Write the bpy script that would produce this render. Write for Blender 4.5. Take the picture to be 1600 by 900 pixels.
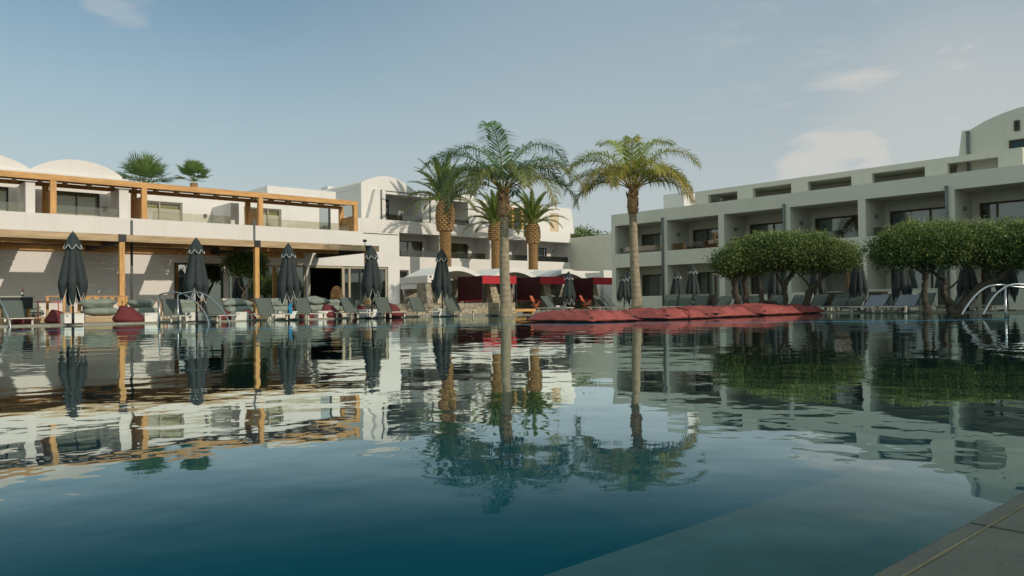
import bpy, math, random
from mathutils import Vector, Matrix
rnd = random.Random(11)
PI = math.pi
for o in list(bpy.data.objects): bpy.data.objects.remove(o, do_unlink=True)
S = bpy.context.scene
COL = S.collection

# ------------------------------------------------------------------ camera
FPX = 1210.0
PIT, ROL, YAW = math.radians(1.0686), math.radians(-0.7187), math.radians(48.591)
EYE = Vector((0, 0, 0.6))
_cy, _sy, _cp, _sp = math.cos(YAW), math.sin(YAW), math.cos(PIT), math.sin(PIT)
CF = Vector((_cy*_cp, _sy*_cp, _sp))
_R = Vector((_sy, -_cy, 0)); _U = _R.cross(CF)
_cr, _sr = math.cos(ROL), math.sin(ROL)
CR = _R*_cr + _U*_sr
CU = _U*_cr - _R*_sr
cam_data = bpy.data.cameras.new("camera")
cam = bpy.data.objects.new("camera", cam_data); COL.objects.link(cam)
cam_data.sensor_width = 36.0
cam_data.lens = FPX/1600*36.0
cam_data.clip_end = 6000; cam_data.clip_start = 0.05
M = Matrix((CR, CU, -CF)).transposed().to_4x4(); M.translation = EYE
cam.matrix_world = M
S.camera = cam

# ------------------------------------------------------------------ light
SUN = Vector((0.15, -0.90, 0.405)).normalized()
world = bpy.data.worlds.new("World"); S.world = world; world.use_nodes = True
nt = world.node_tree; nt.nodes.clear()
def N(tree, t, **kw):
    n = tree.nodes.new(t)
    for k, v in kw.items():
        if k in n.inputs: n.inputs[k].default_value = v
        else: setattr(n, k, v)
    return n
sky = N(nt, "ShaderNodeTexSky", sky_type='NISHITA', sun_disc=False)
sky.sun_elevation = math.asin(SUN.z)
sky.sun_rotation = math.atan2(SUN.x, SUN.y)
sky.air_density = 1.15; sky.dust_density = 0.8; sky.ozone_density = 1.6; sky.altitude = 0
tc = N(nt, "ShaderNodeTexCoord")
mp = N(nt, "ShaderNodeMapping"); mp.inputs['Scale'].default_value = (1, 1, 3.2)
nt.links.new(tc.outputs['Generated'], mp.inputs['Vector'])
n1 = N(nt, "ShaderNodeTexNoise", Scale=5.5, Detail=9.0, Roughness=0.55, Distortion=0.4)
nt.links.new(mp.outputs['Vector'], n1.inputs['Vector'])
cr1 = N(nt, "ShaderNodeMapRange"); cr1.interpolation_type = 'SMOOTHSTEP'
cr1.inputs[1].default_value = 0.50; cr1.inputs[2].default_value = 0.74
nt.links.new(n1.outputs['Fac'], cr1.inputs[0])
def dirmask(v, lo, hi):          # a soft patch of the sky round one direction
    d = N(nt, "ShaderNodeVectorMath", operation='DOT_PRODUCT')
    nt.links.new(tc.outputs['Generated'], d.inputs[0]); d.inputs[1].default_value = v
    m = N(nt, "ShaderNodeMapRange"); m.interpolation_type = 'SMOOTHSTEP'
    m.inputs[1].default_value = lo; m.inputs[2].default_value = hi
    nt.links.new(d.outputs['Value'], m.inputs[0]); return m.outputs[0]
def skydir(px, py): return (CF + (px-800)/FPX*CR - (py-450)/FPX*CU).normalized()
def mth(op, a, b):
    m = N(nt, "ShaderNodeMath", operation=op)
    for i, x in enumerate((a, b)):
        if isinstance(x, (int, float)): m.inputs[i].default_value = x
        else: nt.links.new(x, m.inputs[i])
    return m.outputs[0]
wide = dirmask(skydir(1560, 60), 0.93, 1.0)
clouds = mth('MULTIPLY', mth('MULTIPLY', cr1.outputs[0], wide), 0.75)
n2 = N(nt, "ShaderNodeTexNoise", Scale=16.0, Detail=8.0, Roughness=0.55)
nt.links.new(mp.outputs['Vector'], n2.inputs['Vector'])
def puff(px, py, lo, hi):
    a = dirmask(skydir(px, py), lo, hi)
    b = mth('ADD', a, mth('MULTIPLY', mth('SUBTRACT', n2.outputs['Fac'], 0.5), 2.2))
    m = N(nt, "ShaderNodeMapRange"); m.interpolation_type = 'SMOOTHSTEP'
    m.inputs[1].default_value = 0.38; m.inputs[2].default_value = 1.05
    nt.links.new(b, m.inputs[0]); return m.outputs[0]
pf = mth('MAXIMUM', puff(1300, 262, 0.9975, 0.9996), mth('MULTIPLY', puff(1265, 268, 0.9985, 0.9998), 0.9))
pf = mth('MAXIMUM', pf, puff(1335, 255, 0.9985, 0.9998))
pf = mth('MAXIMUM', mth('MULTIPLY', pf, 0.62), mth('MULTIPLY', puff(185, -14, 0.9985, 0.9999), 0.25))
streak = mth('MULTIPLY', dirmask(skydir(1500, 205), 0.985, 1.0), 0.30)
cl = mth('MAXIMUM', mth('MAXIMUM', clouds, pf), streak)
# bright sky patch added outside the view, overhead and left, as fill light
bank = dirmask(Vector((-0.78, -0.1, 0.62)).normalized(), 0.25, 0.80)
mx = N(nt, "ShaderNodeMix", data_type='RGBA')
gr = N(nt, "ShaderNodeMix", data_type='RGBA', blend_type='MULTIPLY')
gr.inputs[0].default_value = 1.0; gr.inputs[7].default_value = (0.80, 0.92, 0.86, 1)
nt.links.new(sky.outputs[0], gr.inputs[6])
# pale haze low over the horizon and a thin veil towards the right
sz_ = N(nt, "ShaderNodeSeparateXYZ"); nt.links.new(tc.outputs['Generated'], sz_.inputs[0])
hz_ = N(nt, "ShaderNodeMapRange"); hz_.interpolation_type = 'SMOOTHSTEP'
hz_.inputs[1].default_value = -0.02; hz_.inputs[2].default_value = 0.44; hz_.inputs[3].default_value = 0.95; hz_.inputs[4].default_value = 0.0
nt.links.new(sz_.outputs[2], hz_.inputs[0])
vr = N(nt, "ShaderNodeMix", data_type='RGBA'); nt.links.new(mth('MULTIPLY', dirmask(skydir(1350, 60), 0.72, 1.0), 0.50), vr.inputs[0])
nt.links.new(gr.outputs[2], vr.inputs[6]); vr.inputs[7].default_value = (4.2, 5.1, 5.5, 1)
vm = N(nt, "ShaderNodeMix", data_type='RGBA'); nt.links.new(hz_.outputs[0], vm.inputs[0]); nt.links.new(vr.outputs[2], vm.inputs[6])
vm.inputs[7].default_value = (4.55, 4.85, 4.95, 1)
nt.links.new(cl, mx.inputs[0]); nt.links.new(vm.outputs[2], mx.inputs[6])
mx.inputs[7].default_value = (6.2, 5.9, 5.4, 1)
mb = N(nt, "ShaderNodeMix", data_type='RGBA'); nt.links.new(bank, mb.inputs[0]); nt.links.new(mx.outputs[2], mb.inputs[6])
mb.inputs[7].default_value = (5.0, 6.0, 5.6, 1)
bg = N(nt, "ShaderNodeBackground", Strength=0.11)
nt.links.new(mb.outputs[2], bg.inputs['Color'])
wo = N(nt, "ShaderNodeOutputWorld"); nt.links.new(bg.outputs[0], wo.inputs['Surface'])

sd = bpy.data.lights.new("sun", 'SUN'); sd.energy = 2.35; sd.angle = math.radians(0.5)
sd.color = (1.0, 0.885, 0.72)
so = bpy.data.objects.new("sun", sd); COL.objects.link(so)
so.rotation_euler = SUN.to_track_quat('Z', 'Y').to_euler()
S.view_settings.view_transform = 'Standard'; S.view_settings.look = 'None'
S.view_settings.exposure = 0.0; S.view_settings.gamma = 1.0
S.render.engine = 'CYCLES'
S.cycles.max_bounces = 10; S.cycles.transparent_max_bounces = 24; S.cycles.transmission_bounces = 6
S.cycles.caustics_reflective = False; S.cycles.caustics_refractive = False

# ------------------------------------------------------------------ projection helper: a pixel of the photo at a depth or on a plane -> world point
def ray(x, y): return CF + (x-800)/FPX*CR - (y-450)/FPX*CU
def on_y(x, y, Y): d = ray(x, y); return EYE + d*(Y/d.y)
def on_x(x, y, X): d = ray(x, y); return EYE + d*(X/d.x)
def at_depth(x, d, z=0.0):
    p = EYE + ray(x, 470)*d; return Vector((p.x, p.y, z))

# ------------------------------------------------------------------ materials
def srgb(r, g, b):
    f = lambda c: (c/255/12.92 if c/255 <= 0.04045 else ((c/255+0.055)/1.055)**2.4)
    return (f(r), f(g), f(b))
MATS = {}
def mat(name, col, rough=0.8, vary=0.12, scale=3.0, bump=0.0, bscale=40.0, metal=0.0, spec=0.3, stretch=None,
        col2=None, coat=0.0, trans=0.0):
    m = bpy.data.materials.new(name); m.use_nodes = True; t = m.node_tree
    b = t.nodes['Principled BSDF']
    b.inputs['Roughness'].default_value = rough; b.inputs['Metallic'].default_value = metal
    b.inputs['Specular IOR Level'].default_value = spec; b.inputs['Coat Weight'].default_value = coat
    c = N(t, "ShaderNodeTexCoord"); mpn = N(t, "ShaderNodeMapping")
    if stretch: mpn.inputs['Scale'].default_value = stretch
    t.links.new(c.outputs['Object'], mpn.inputs['Vector'])
    n = N(t, "ShaderNodeTexNoise", Scale=scale, Detail=6.0, Roughness=0.6)
    t.links.new(mpn.outputs[0], n.inputs['Vector'])
    mr = N(t, "ShaderNodeMapRange"); mr.inputs[1].default_value = 0.3; mr.inputs[2].default_value = 0.7
    t.links.new(n.outputs['Fac'], mr.inputs[0])
    r = N(t, "ShaderNodeMix", data_type='RGBA')
    c1 = tuple(x*(1-vary) for x in col) + (1,)
    c2 = (tuple(col2) if col2 else tuple(min(1, x*(1+vary)) for x in col)) + (1,)
    r.inputs[6].default_value = c1; r.inputs[7].default_value = c2
    t.links.new(mr.outputs[0], r.inputs[0]); t.links.new(r.outputs[2], b.inputs['Base Color'])
    if bump:
        bn = N(t, "ShaderNodeTexNoise", Scale=bscale, Detail=4.0)
        t.links.new(mpn.outputs[0], bn.inputs['Vector'])
        bp = N(t, "ShaderNodeBump", Strength=bump, Distance=0.02)
        t.links.new(bn.outputs['Fac'], bp.inputs['Height']); t.links.new(bp.outputs[0], b.inputs['Normal'])
    if trans:
        tr = N(t, "ShaderNodeBsdfTranslucent"); t.links.new(r.outputs[2], tr.inputs[0])
        ms = N(t, "ShaderNodeMixShader"); ms.inputs[0].default_value = trans
        out = t.nodes['Material Output']
        t.links.new(b.outputs[0], ms.inputs[1]); t.links.new(tr.outputs[0], ms.inputs[2]); t.links.new(ms.outputs[0], out.inputs[0])
    MATS[name] = m; return m

def plaster(name, col):
    m = mat(name, col, rough=0.9, vary=0.035, scale=0.7, bump=0.25, bscale=14.0, spec=0.15)
    t = m.node_tree; b = t.nodes['Principled BSDF']
    src = b.inputs['Base Color'].links[0].from_socket
    c = N(t, "ShaderNodeTexCoord"); mpn = N(t, "ShaderNodeMapping"); mpn.inputs['Scale'].default_value = (2.2, 2.2, 0.22)
    t.links.new(c.outputs['Object'], mpn.inputs[0])
    n = N(t, "ShaderNodeTexNoise", Scale=1.6, Detail=7.0, Roughness=0.65); t.links.new(mpn.outputs[0], n.inputs['Vector'])
    mr = N(t, "ShaderNodeMapRange"); mr.inputs[1].default_value = 0.55; mr.inputs[2].default_value = 0.80
    mr.inputs[4].default_value = 0.30
    t.links.new(n.outputs['Fac'], mr.inputs[0])
    mxx = N(t, "ShaderNodeMix", data_type='RGBA'); mxx.inputs[7].default_value = (col[0]*0.62, col[1]*0.60, col[2]*0.55, 1)
    t.links.new(mr.outputs[0], mxx.inputs[0]); t.links.new(src, mxx.inputs[6]); t.links.new(mxx.outputs[2], b.inputs['Base Color'])
    return m
P_WHITE = plaster("white_plaster", (0.745, 0.715, 0.685))
P_GREY = plaster("warm_grey_plaster", (0.64, 0.635, 0.56))
P_CANOPY = plaster("smooth_white_plaster", (0.80, 0.78, 0.74))
WOOD = mat("golden_timber", (0.60, 0.33, 0.12), rough=0.55, vary=0.25, scale=6, bump=0.3, bscale=30, stretch=(0.25, 1, 1))
WOODV = mat("golden_timber_upright", (0.60, 0.33, 0.12), rough=0.55, vary=0.28, scale=6, bump=0.3, bscale=30, stretch=(1, 1, 0.2))
WOOD_OLD = mat("weathered_timber", (0.48, 0.33, 0.19), rough=0.75, vary=0.35, scale=5, bump=0.5, bscale=30, stretch=(0.12, 1, 1), col2=(0.62, 0.46, 0.28))
WOOD_FURN = mat("teak", (0.45, 0.25, 0.11), rough=0.5, vary=0.2, scale=8)
CANE = mat("bamboo_cane", (0.20, 0.115, 0.05), rough=0.7, vary=0.4, scale=15, stretch=(1, 0.1, 1))
FRAME = mat("bronze_window_frame", (0.075, 0.052, 0.030), rough=0.45, vary=0.1)
FRAME_L = mat("beige_window_frame", (0.42, 0.37, 0.27), rough=0.45, vary=0.06)
FRAME_D = mat("dark_window_frame", (0.035, 0.045, 0.045), rough=0.4, vary=0.1)
CURTAIN = mat("linen_curtain", (0.60, 0.64, 0.60), rough=0.9, vary=0.06, trans=0.3)
CURTAIN_Y = mat("olive_yellow_curtain", (0.50, 0.48, 0.22), rough=0.9, vary=0.1, trans=0.3)
BLIND = mat("white_half_blind", (0.82, 0.84, 0.86), rough=0.8, vary=0.02)
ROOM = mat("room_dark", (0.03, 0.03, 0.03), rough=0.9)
CHROME = mat("brushed_steel", (0.42, 0.43, 0.44), rough=0.3, metal=1.0, vary=0.05)
PIPE = mat("zinc_drainpipe", (0.15, 0.17, 0.165), rough=0.45, metal=0.3, vary=0.1)
DARK_METAL = mat("black_metal", (0.02, 0.022, 0.024), rough=0.4, vary=0.1)
CANVAS = mat("slate_canvas", (0.036, 0.046, 0.047), rough=0.75, vary=0.15, scale=4, bump=0.2, bscale=120)
PIPING = mat("white_piping", (0.8, 0.8, 0.76), rough=0.7, vary=0.02)
SLING = mat("grey_sling_mesh", (0.105, 0.125, 0.110), rough=0.7, vary=0.08, bump=0.2, bscale=200)
SLING_L = mat("pale_grey_sling", (0.27, 0.30, 0.35), rough=0.7, vary=0.06)
LFRAME = mat("cream_metal_frame", (0.62, 0.56, 0.46), rough=0.5, vary=0.06)
CUSH = mat("sage_grey_cushion", (0.25, 0.285, 0.245), rough=0.85, vary=0.15, scale=4, bump=0.3, bscale=30)
WINE = mat("burgundy_beanbag", (0.165, 0.033, 0.036), rough=0.8, vary=0.15, scale=5, bump=0.3, bscale=30)
BEDC = mat("faded_red_cover", (0.33, 0.082, 0.072), rough=0.85, vary=0.22, scale=2.5, bump=0.8, bscale=5, stretch=(1.0, 0.5, 1.6))
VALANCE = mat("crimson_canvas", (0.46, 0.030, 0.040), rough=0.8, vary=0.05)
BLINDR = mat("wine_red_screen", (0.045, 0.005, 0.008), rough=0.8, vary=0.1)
SALMON = mat("salmon_chair", (0.62, 0.17, 0.08), rough=0.7, vary=0.1)
WHITEP = mat("white_lacquer", (0.78, 0.77, 0.72), rough=0.5, vary=0.02)
STONE_D = mat("deck_stone", (0.36, 0.33, 0.27), rough=0.8, vary=0.2, scale=1.5, bump=0.3, bscale=20)
COPING = mat("wet_coping_stone", (0.040, 0.050, 0.026), rough=0.35, vary=0.30, scale=6, bump=0.25, bscale=50, spec=0.5)
LEDGE = mat("submerged_ledge_stone", (0.25, 0.36, 0.35), rough=0.8, vary=0.22, scale=2.2, bump=0.2, bscale=12)
FLOORM = mat("deep_teal_pool_lining", (0.001, 0.27, 0.34), rough=0.7, vary=0.12, scale=0.25)
BLUET = mat("blue_pool_tile", (0.03, 0.25, 0.46), rough=0.3, vary=0.1, scale=20)
BARK = mat("olive_bark", (0.075, 0.064, 0.048), rough=0.95, vary=0.45, scale=9, bump=1.0, bscale=14, stretch=(1, 1, 0.3))
EARTH = mat("dry_ground", (0.22, 0.19, 0.13), rough=0.95, vary=0.3, scale=0.4)

def rubble(name, a, b):
    m = bpy.data.materials.new(name); m.use_nodes = True; t = m.node_tree; p = t.nodes['Principled BSDF']
    p.inputs['Roughness'].default_value = 0.9
    c = N(t, "ShaderNodeTexCoord")
    v = N(t, "ShaderNodeTexVoronoi", Scale=3.2); v.feature = 'F1'
    e = N(t, "ShaderNodeTexVoronoi", Scale=3.2); e.feature = 'DISTANCE_TO_EDGE'
    t.links.new(c.outputs['Object'], v.inputs['Vector']); t.links.new(c.outputs['Object'], e.inputs['Vector'])
    bw = N(t, "ShaderNodeSeparateColor"); t.links.new(v.outputs['Color'], bw.inputs[0])
    mm = N(t, "ShaderNodeMix", data_type='RGBA'); mm.inputs[6].default_value = a+(1,); mm.inputs[7].default_value = b+(1,)
    t.links.new(bw.outputs[0], mm.inputs[0])
    g = N(t, "ShaderNodeMapRange"); g.inputs[1].default_value = 0.0; g.inputs[2].default_value = 0.06
    t.links.new(e.outputs['Distance'], g.inputs[0])
    m2 = N(t, "ShaderNodeMix", data_type='RGBA'); m2.inputs[6].default_value = tuple(x*0.45 for x in a)+(1,)
    t.links.new(g.outputs[0], m2.inputs[0]); t.links.new(mm.outputs[2], m2.inputs[7]); t.links.new(m2.outputs[2], p.inputs['Base Color'])
    bp = N(t, "ShaderNodeBump", Strength=0.6, Distance=0.03); t.links.new(g.outputs[0], bp.inputs['Height']); t.links.new(bp.outputs[0], p.inputs['Normal'])
    return m
RUBBLE = rubble("rubble_stone", (0.30, 0.25, 0.17), (0.55, 0.46, 0.32))
RUBBLE_G = rubble("grey_rubble_stone", (0.22, 0.20, 0.16), (0.42, 0.37, 0.29))

def leafmat(name, c1, c2, c3=None, trans=0.35, rough=0.45):
    """foliage; the colour attribute 'age' mixes towards a dry / yellow tint, and a sunlit tone painted on upper tree leaves"""
    m = bpy.data.materials.new(name); m.use_nodes = True; t = m.node_tree; p = t.nodes['Principled BSDF']
    p.inputs['Roughness'].default_value = rough; p.inputs['Specular IOR Level'].default_value = 0.35
    a = N(t, "ShaderNodeAttribute", attribute_name="age")
    sp = N(t, "ShaderNodeSeparateColor"); t.links.new(a.outputs['Color'], sp.inputs[0])
    m1 = N(t, "ShaderNodeMix", data_type='RGBA'); m1.inputs[6].default_value = c1+(1,); m1.inputs[7].default_value = c2+(1,)
    t.links.new(sp.outputs[0], m1.inputs[0])
    m2 = N(t, "ShaderNodeMix", data_type='RGBA'); m2.inputs[7].default_value = (c3 or c2)+(1,)
    t.links.new(sp.outputs[1], m2.inputs[0]); t.links.new(m1.outputs[2], m2.inputs[6]); t.links.new(m2.outputs[2], p.inputs['Base Color'])
    tr = N(t, "ShaderNodeBsdfTranslucent"); t.links.new(m2.outputs[2], tr.inputs[0])
    ms = N(t, "ShaderNodeMixShader"); ms.inputs[0].default_value = trans
    t.links.new(p.outputs[0], ms.inputs[1]); t.links.new(tr.outputs[0], ms.inputs[2]); t.links.new(ms.outputs[0], t.nodes['Material Output'].inputs[0])
    return m
LEAF_Q1 = leafmat("queen_palm_leaf", (0.065, 0.155, 0.085), (0.19, 0.33, 0.09), (0.58, 0.34, 0.13))
LEAF_Q2 = leafmat("queen_palm_leaf_yellowing", (0.11, 0.20, 0.055), (0.36, 0.44, 0.09), (0.70, 0.36, 0.10))
LEAF_D = leafmat("date_palm_leaf", (0.07, 0.15, 0.05), (0.26, 0.33, 0.08), (0.60, 0.46, 0.09))
LEAF_W = leafmat("fan_palm_leaf", (0.10, 0.18, 0.05), (0.20, 0.29, 0.08), (0.38, 0.32, 0.13))
LEAF_O = leafmat("olive_leaf", (0.032, 0.078, 0.024), (0.33, 0.41, 0.11), (0.60, 0.62, 0.20), trans=0.3)  # second tone is the sunlit colour painted onto upper leaves
LEAF_H = leafmat("hedge_leaf", (0.025, 0.055, 0.02), (0.06, 0.10, 0.03), trans=0.25)

def trunkmat(name, a, b, bands):
    m = mat(name, a, rough=0.95, vary=0.25, scale=7, bump=0.6, bscale=18, col2=b)
    t = m.node_tree; p = t.nodes['Principled BSDF']; src = p.inputs['Base Color'].links[0].from_socket
    c = N(t, "ShaderNodeTexCoord"); w = N(t, "ShaderNodeTexWave", Scale=bands, Distortion=1.8, Detail=2.0)
    w.bands_direction = 'Z'; t.links.new(c.outputs['Object'], w.inputs['Vector'])
    r = N(t, "ShaderNodeMapRange"); r.inputs[1].default_value = 0.0; r.inputs[2].default_value = 0.35; r.inputs[3].default_value = 0.35; r.inputs[4].default_value = 0.0
    t.links.new(w.outputs['Fac'], r.inputs[0])
    mm = N(t, "ShaderNodeMix", data_type='RGBA'); mm.inputs[7].default_value = tuple(x*0.5 for x in a)+(1,)
    t.links.new(r.outputs[0], mm.inputs[0]); t.links.new(src, mm.inputs[6]); t.links.new(mm.outputs[2], p.inputs['Base Color'])
    return m
TRUNK_Q = trunkmat("ringed_palm_trunk", (0.33, 0.27, 0.18), (0.46, 0.39, 0.28), 1.3)
TRUNK_QF = mat("fibrous_palm_sheath", (0.42, 0.24, 0.12), rough=0.95, vary=0.4, scale=8, bump=1.0, bscale=14, col2=(0.55, 0.38, 0.22), stretch=(1, 1, 0.3))
TRUNK_D = mat("date_palm_trunk", (0.30, 0.17, 0.07), rough=0.95, vary=0.45, scale=9, bump=1.0, bscale=12, col2=(0.46, 0.29, 0.13))
BOOT = mat("cut_frond_stub", (0.34, 0.20, 0.085), rough=0.9, vary=0.35, scale=10, col2=(0.50, 0.33, 0.16))

def glassmat(name, tint, base, rough=0.02, refl=1.0):
    m = bpy.data.materials.new(name); m.use_nodes = True; t = m.node_tree; t.nodes.clear()
    g = N(t, "ShaderNodeBsdfGlossy", Roughness=rough); g.inputs['Color'].default_value = (refl, refl, refl, 1)
    tr = N(t, "ShaderNodeBsdfTransparent"); tr.inputs[0].default_value = tint+(1,)
    lw = N(t, "ShaderNodeFresnel", IOR=1.5)
    mr = N(t, "ShaderNodeMapRange"); mr.inputs[1].default_value = 0.0; mr.inputs[2].default_value = 1.0
    mr.inputs[3].default_value = base; mr.inputs[4].default_value = 1.0
    t.links.new(lw.outputs[0], mr.inputs[0])
    ms = N(t, "ShaderNodeMixShader"); t.links.new(mr.outputs[0], ms.inputs[0])
    t.links.new(tr.outputs[0], ms.inputs[1]); t.links.new(g.outputs[0], ms.inputs[2])
    o = N(t, "ShaderNodeOutputMaterial"); t.links.new(ms.outputs[0], o.inputs[0]); return m
GLASS = glassmat("window_glass", (0.55, 0.62, 0.62), 0.10)
GLASS_M = glassmat("mirroring_glass", (0.25, 0.30, 0.30), 0.55, refl=0.95)
GLASS_B = glassmat("smoked_balustrade_glass", (0.50, 0.50, 0.45), 0.05)
GLASS_C = glassmat("clear_balustrade_glass", (0.86, 0.84, 0.76), 0.04)

def watermat():
    m = bpy.data.materials.new("pool_water"); m.use_nodes = True; t = m.node_tree; t.nodes.clear()
    c = N(t, "ShaderNodeTexCoord")
    def noise(scale, sx, sy, rot, detail=2.0):
        mpn = N(t, "ShaderNodeMapping"); mpn.inputs['Scale'].default_value = (sx, sy, 1); mpn.inputs['Rotation'].default_value = (0, 0, rot)
        t.links.new(c.outputs['Object'], mpn.inputs[0])
        n = N(t, "ShaderNodeTexNoise", Scale=scale, Detail=detail, Roughness=0.5); t.links.new(mpn.outputs[0], n.inputs['Vector']); return n.outputs['Fac']
    def mul(a, k):
        q = N(t, "ShaderNodeMath", operation='MULTIPLY'); t.links.new(a, q.inputs[0]); q.inputs[1].default_value = k; return q.outputs[0]
    def add(a, b):
        q = N(t, "ShaderNodeMath", operation='ADD'); t.links.new(a, q.inputs[0]); t.links.new(b, q.inputs[1]); return q.outputs[0]
    h = add(mul(noise(0.5, 1, 1, 0.3), 0.0135), add(mul(noise(1.5, 1, 1, 0.9), 0.0046), mul(noise(5.0, 1, 1, 0.2), 0.0008)))
    bp = N(t, "ShaderNodeBump", Strength=1.0, Distance=1.0); t.links.new(h, bp.inputs['Height'])
    fr = N(t, "ShaderNodeFresnel", IOR=1.36); t.links.new(bp.outputs[0], fr.inputs['Normal'])
    g = N(t, "ShaderNodeBsdfGlossy", Roughness=0.01); g.inputs[0].default_value = (0.82, 0.93, 0.93, 1); t.links.new(bp.outputs[0], g.inputs['Normal'])
    tr = N(t, "ShaderNodeBsdfTransparent"); tr.inputs[0].default_value = (0.62, 0.80, 0.84, 1)
    pw = N(t, 'ShaderNodeMapRange'); pw.interpolation_type = 'SMOOTHSTEP'; t.links.new(fr.outputs[0], pw.inputs[0]); pw.inputs[1].default_value = 0.155; pw.inputs[2].default_value = 0.53; pw.inputs[3].default_value = 0.008; pw.inputs[4].default_value = 0.93
    ms = N(t, "ShaderNodeMixShader"); t.links.new(pw.outputs[0], ms.inputs[0]); t.links.new(tr.outputs[0], ms.inputs[1]); t.links.new(g.outputs[0], ms.inputs[2])
    o = N(t, "ShaderNodeOutputMaterial"); t.links.new(ms.outputs[0], o.inputs[0]); return m
WATER = watermat()

# ------------------------------------------------------------------ mesh building
class MB:
    def __init__(s): s.v = []; s.f = []; s.sm = []; s.age = None
    def quad(s, pts, smooth=False):
        i = len(s.v); s.v += [tuple(p) for p in pts]; s.f.append(tuple(range(i, i+len(pts)))); s.sm.append(smooth); return s
    def box(s, x0, x1, y0, y1, z0, z1):
        i = len(s.v)
        s.v += [(x0,y0,z0),(x1,y0,z0),(x1,y1,z0),(x0,y1,z0),(x0,y0,z1),(x1,y0,z1),(x1,y1,z1),(x0,y1,z1)]
        for q in ((0,3,2,1),(4,5,6,7),(0,1,5,4),(1,2,6,5),(2,3,7,6),(3,0,4,7)):
            s.f.append(tuple(i+k for k in q)); s.sm.append(False)
        return s
    def obox(s, c, sx, sy, sz, rot):            # oriented box: rot = Matrix 3x3
        i = len(s.v); c = Vector(c)
        for a, b, d in ((-1,-1,-1),(1,-1,-1),(1,1,-1),(-1,1,-1),(-1,-1,1),(1,-1,1),(1,1,1),(-1,1,1)):
            s.v.append(tuple(c + rot @ Vector((a*sx/2, b*sy/2, d*sz/2))))
        for q in ((0,3,2,1),(4,5,6,7),(0,1,5,4),(1,2,6,5),(2,3,7,6),(3,0,4,7)):
            s.f.append(tuple(i+k for k in q)); s.sm.append(False)
        return s
    def prism(s, pts, axis, a, b, smooth=False):           # 2D outline (u,z) pushed along axis 'x' or 'y' (or 'z' with (x,y))
        n = len(pts); i = len(s.v)
        for w in (a, b):
            for u, z in pts:
                s.v.append((u, w, z) if axis == 'y' else ((w, u, z) if axis == 'x' else (u, z, w)))
        s.f.append(tuple(range(i, i+n))); s.f.append(tuple(range(i+2*n-1, i+n-1, -1))); s.sm += [False, False]
        for k in range(n):
            k2 = (k+1) % n; s.f.append((i+k, i+n+k, i+n+k2, i+k2)); s.sm.append(smooth)
        return s
    def tube(s, path, rad, n=8, cap=True, smooth=True):
        path = [Vector(p) for p in path]
        if isinstance(rad, (int, float)): rad = [rad]*len(path)
        i = len(s.v); prev = None
        for k, p in enumerate(path):
            d = (path[min(k+1, len(path)-1)] - path[max(k-1, 0)])
            d = d.normalized() if d.length > 1e-9 else Vector((0,0,1))
            if prev is None:
                a = d.cross(Vector((0.31, 0.77, 0.2)))
                if a.length < 0.1: a = d.cross(Vector((1, 0, 0)))
                a.normalize()
            else: a = (prev - d*prev.dot(d)).normalized()
            prev = a; b = d.cross(a)
            for j in range(n):
                t = 2*PI*j/n; s.v.append(tuple(p + (a*math.cos(t) + b*math.sin(t))*rad[k]))
        for k in range(len(path)-1):
            for j in range(n):
                j2 = (j+1) % n
                s.f.append((i+k*n+j, i+k*n+j2, i+(k+1)*n+j2, i+(k+1)*n+j)); s.sm.append(smooth)
        if cap:
            s.f.append(tuple(i+j for j in reversed(range(n)))); s.sm.append(False)
            s.f.append(tuple(i+(len(path)-1)*n+j for j in range(n))); s.sm.append(False)
        return s
    def grid(s, fn, nu, nv, closed_u=False, smooth=True):
        i = len(s.v)
        for b in range(nv+1):
            for a in range(nu if closed_u else nu+1): s.v.append(tuple(fn(a/nu, b/nv)))
        w = nu if closed_u else nu+1
        for b in range(nv):
            for a in range(nu):
                a2 = (a+1) % w if closed_u else a+1
                s.f.append((i+b*w+a, i+b*w+a2, i+(b+1)*w+a2, i+(b+1)*w+a)); s.sm.append(smooth)
        return s
    def wall(s, axis, a, b, u0, u1, z0, z1, holes):        # a slab with clean rectangular openings, no faces inside
        us = sorted({u0, u1} | {h[0] for h in holes} | {h[1] for h in holes})
        zs = sorted({z0, z1} | {h[2] for h in holes} | {h[3] for h in holes})
        us = [u for u in us if u0 <= u <= u1]; zs = [z for z in zs if z0 <= z <= z1]
        def solid(i, j):
            if i < 0 or j < 0 or i >= len(us)-1 or j >= len(zs)-1: return False
            u = (us[i]+us[i+1])/2; z = (zs[j]+zs[j+1])/2
            return not any(h[0] < u < h[1] and h[2] < z < h[3] for h in holes)
        def P(u, w, z): return (u, w, z) if axis == 'y' else (w, u, z)
        for i in range(len(us)-1):
            for j in range(len(zs)-1):
                if not solid(i, j): continue
                A, B, C_, D = us[i], us[i+1], zs[j], zs[j+1]
                s.quad([P(A,a,C_),P(B,a,C_),P(B,a,D),P(A,a,D)]); s.quad([P(B,b,C_),P(A,b,C_),P(A,b,D),P(B,b,D)])
                if not solid(i-1, j): s.quad([P(A,b,C_),P(A,a,C_),P(A,a,D),P(A,b,D)])
                if not solid(i+1, j): s.quad([P(B,a,C_),P(B,b,C_),P(B,b,D),P(B,a,D)])
                if not solid(i, j-1): s.quad([P(A,b,C_),P(B,b,C_),P(B,a,C_),P(A,a,C_)])
                if not solid(i, j+1): s.quad([P(A,a,D),P(B,a,D),P(B,b,D),P(A,b,D)])
        return s
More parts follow.
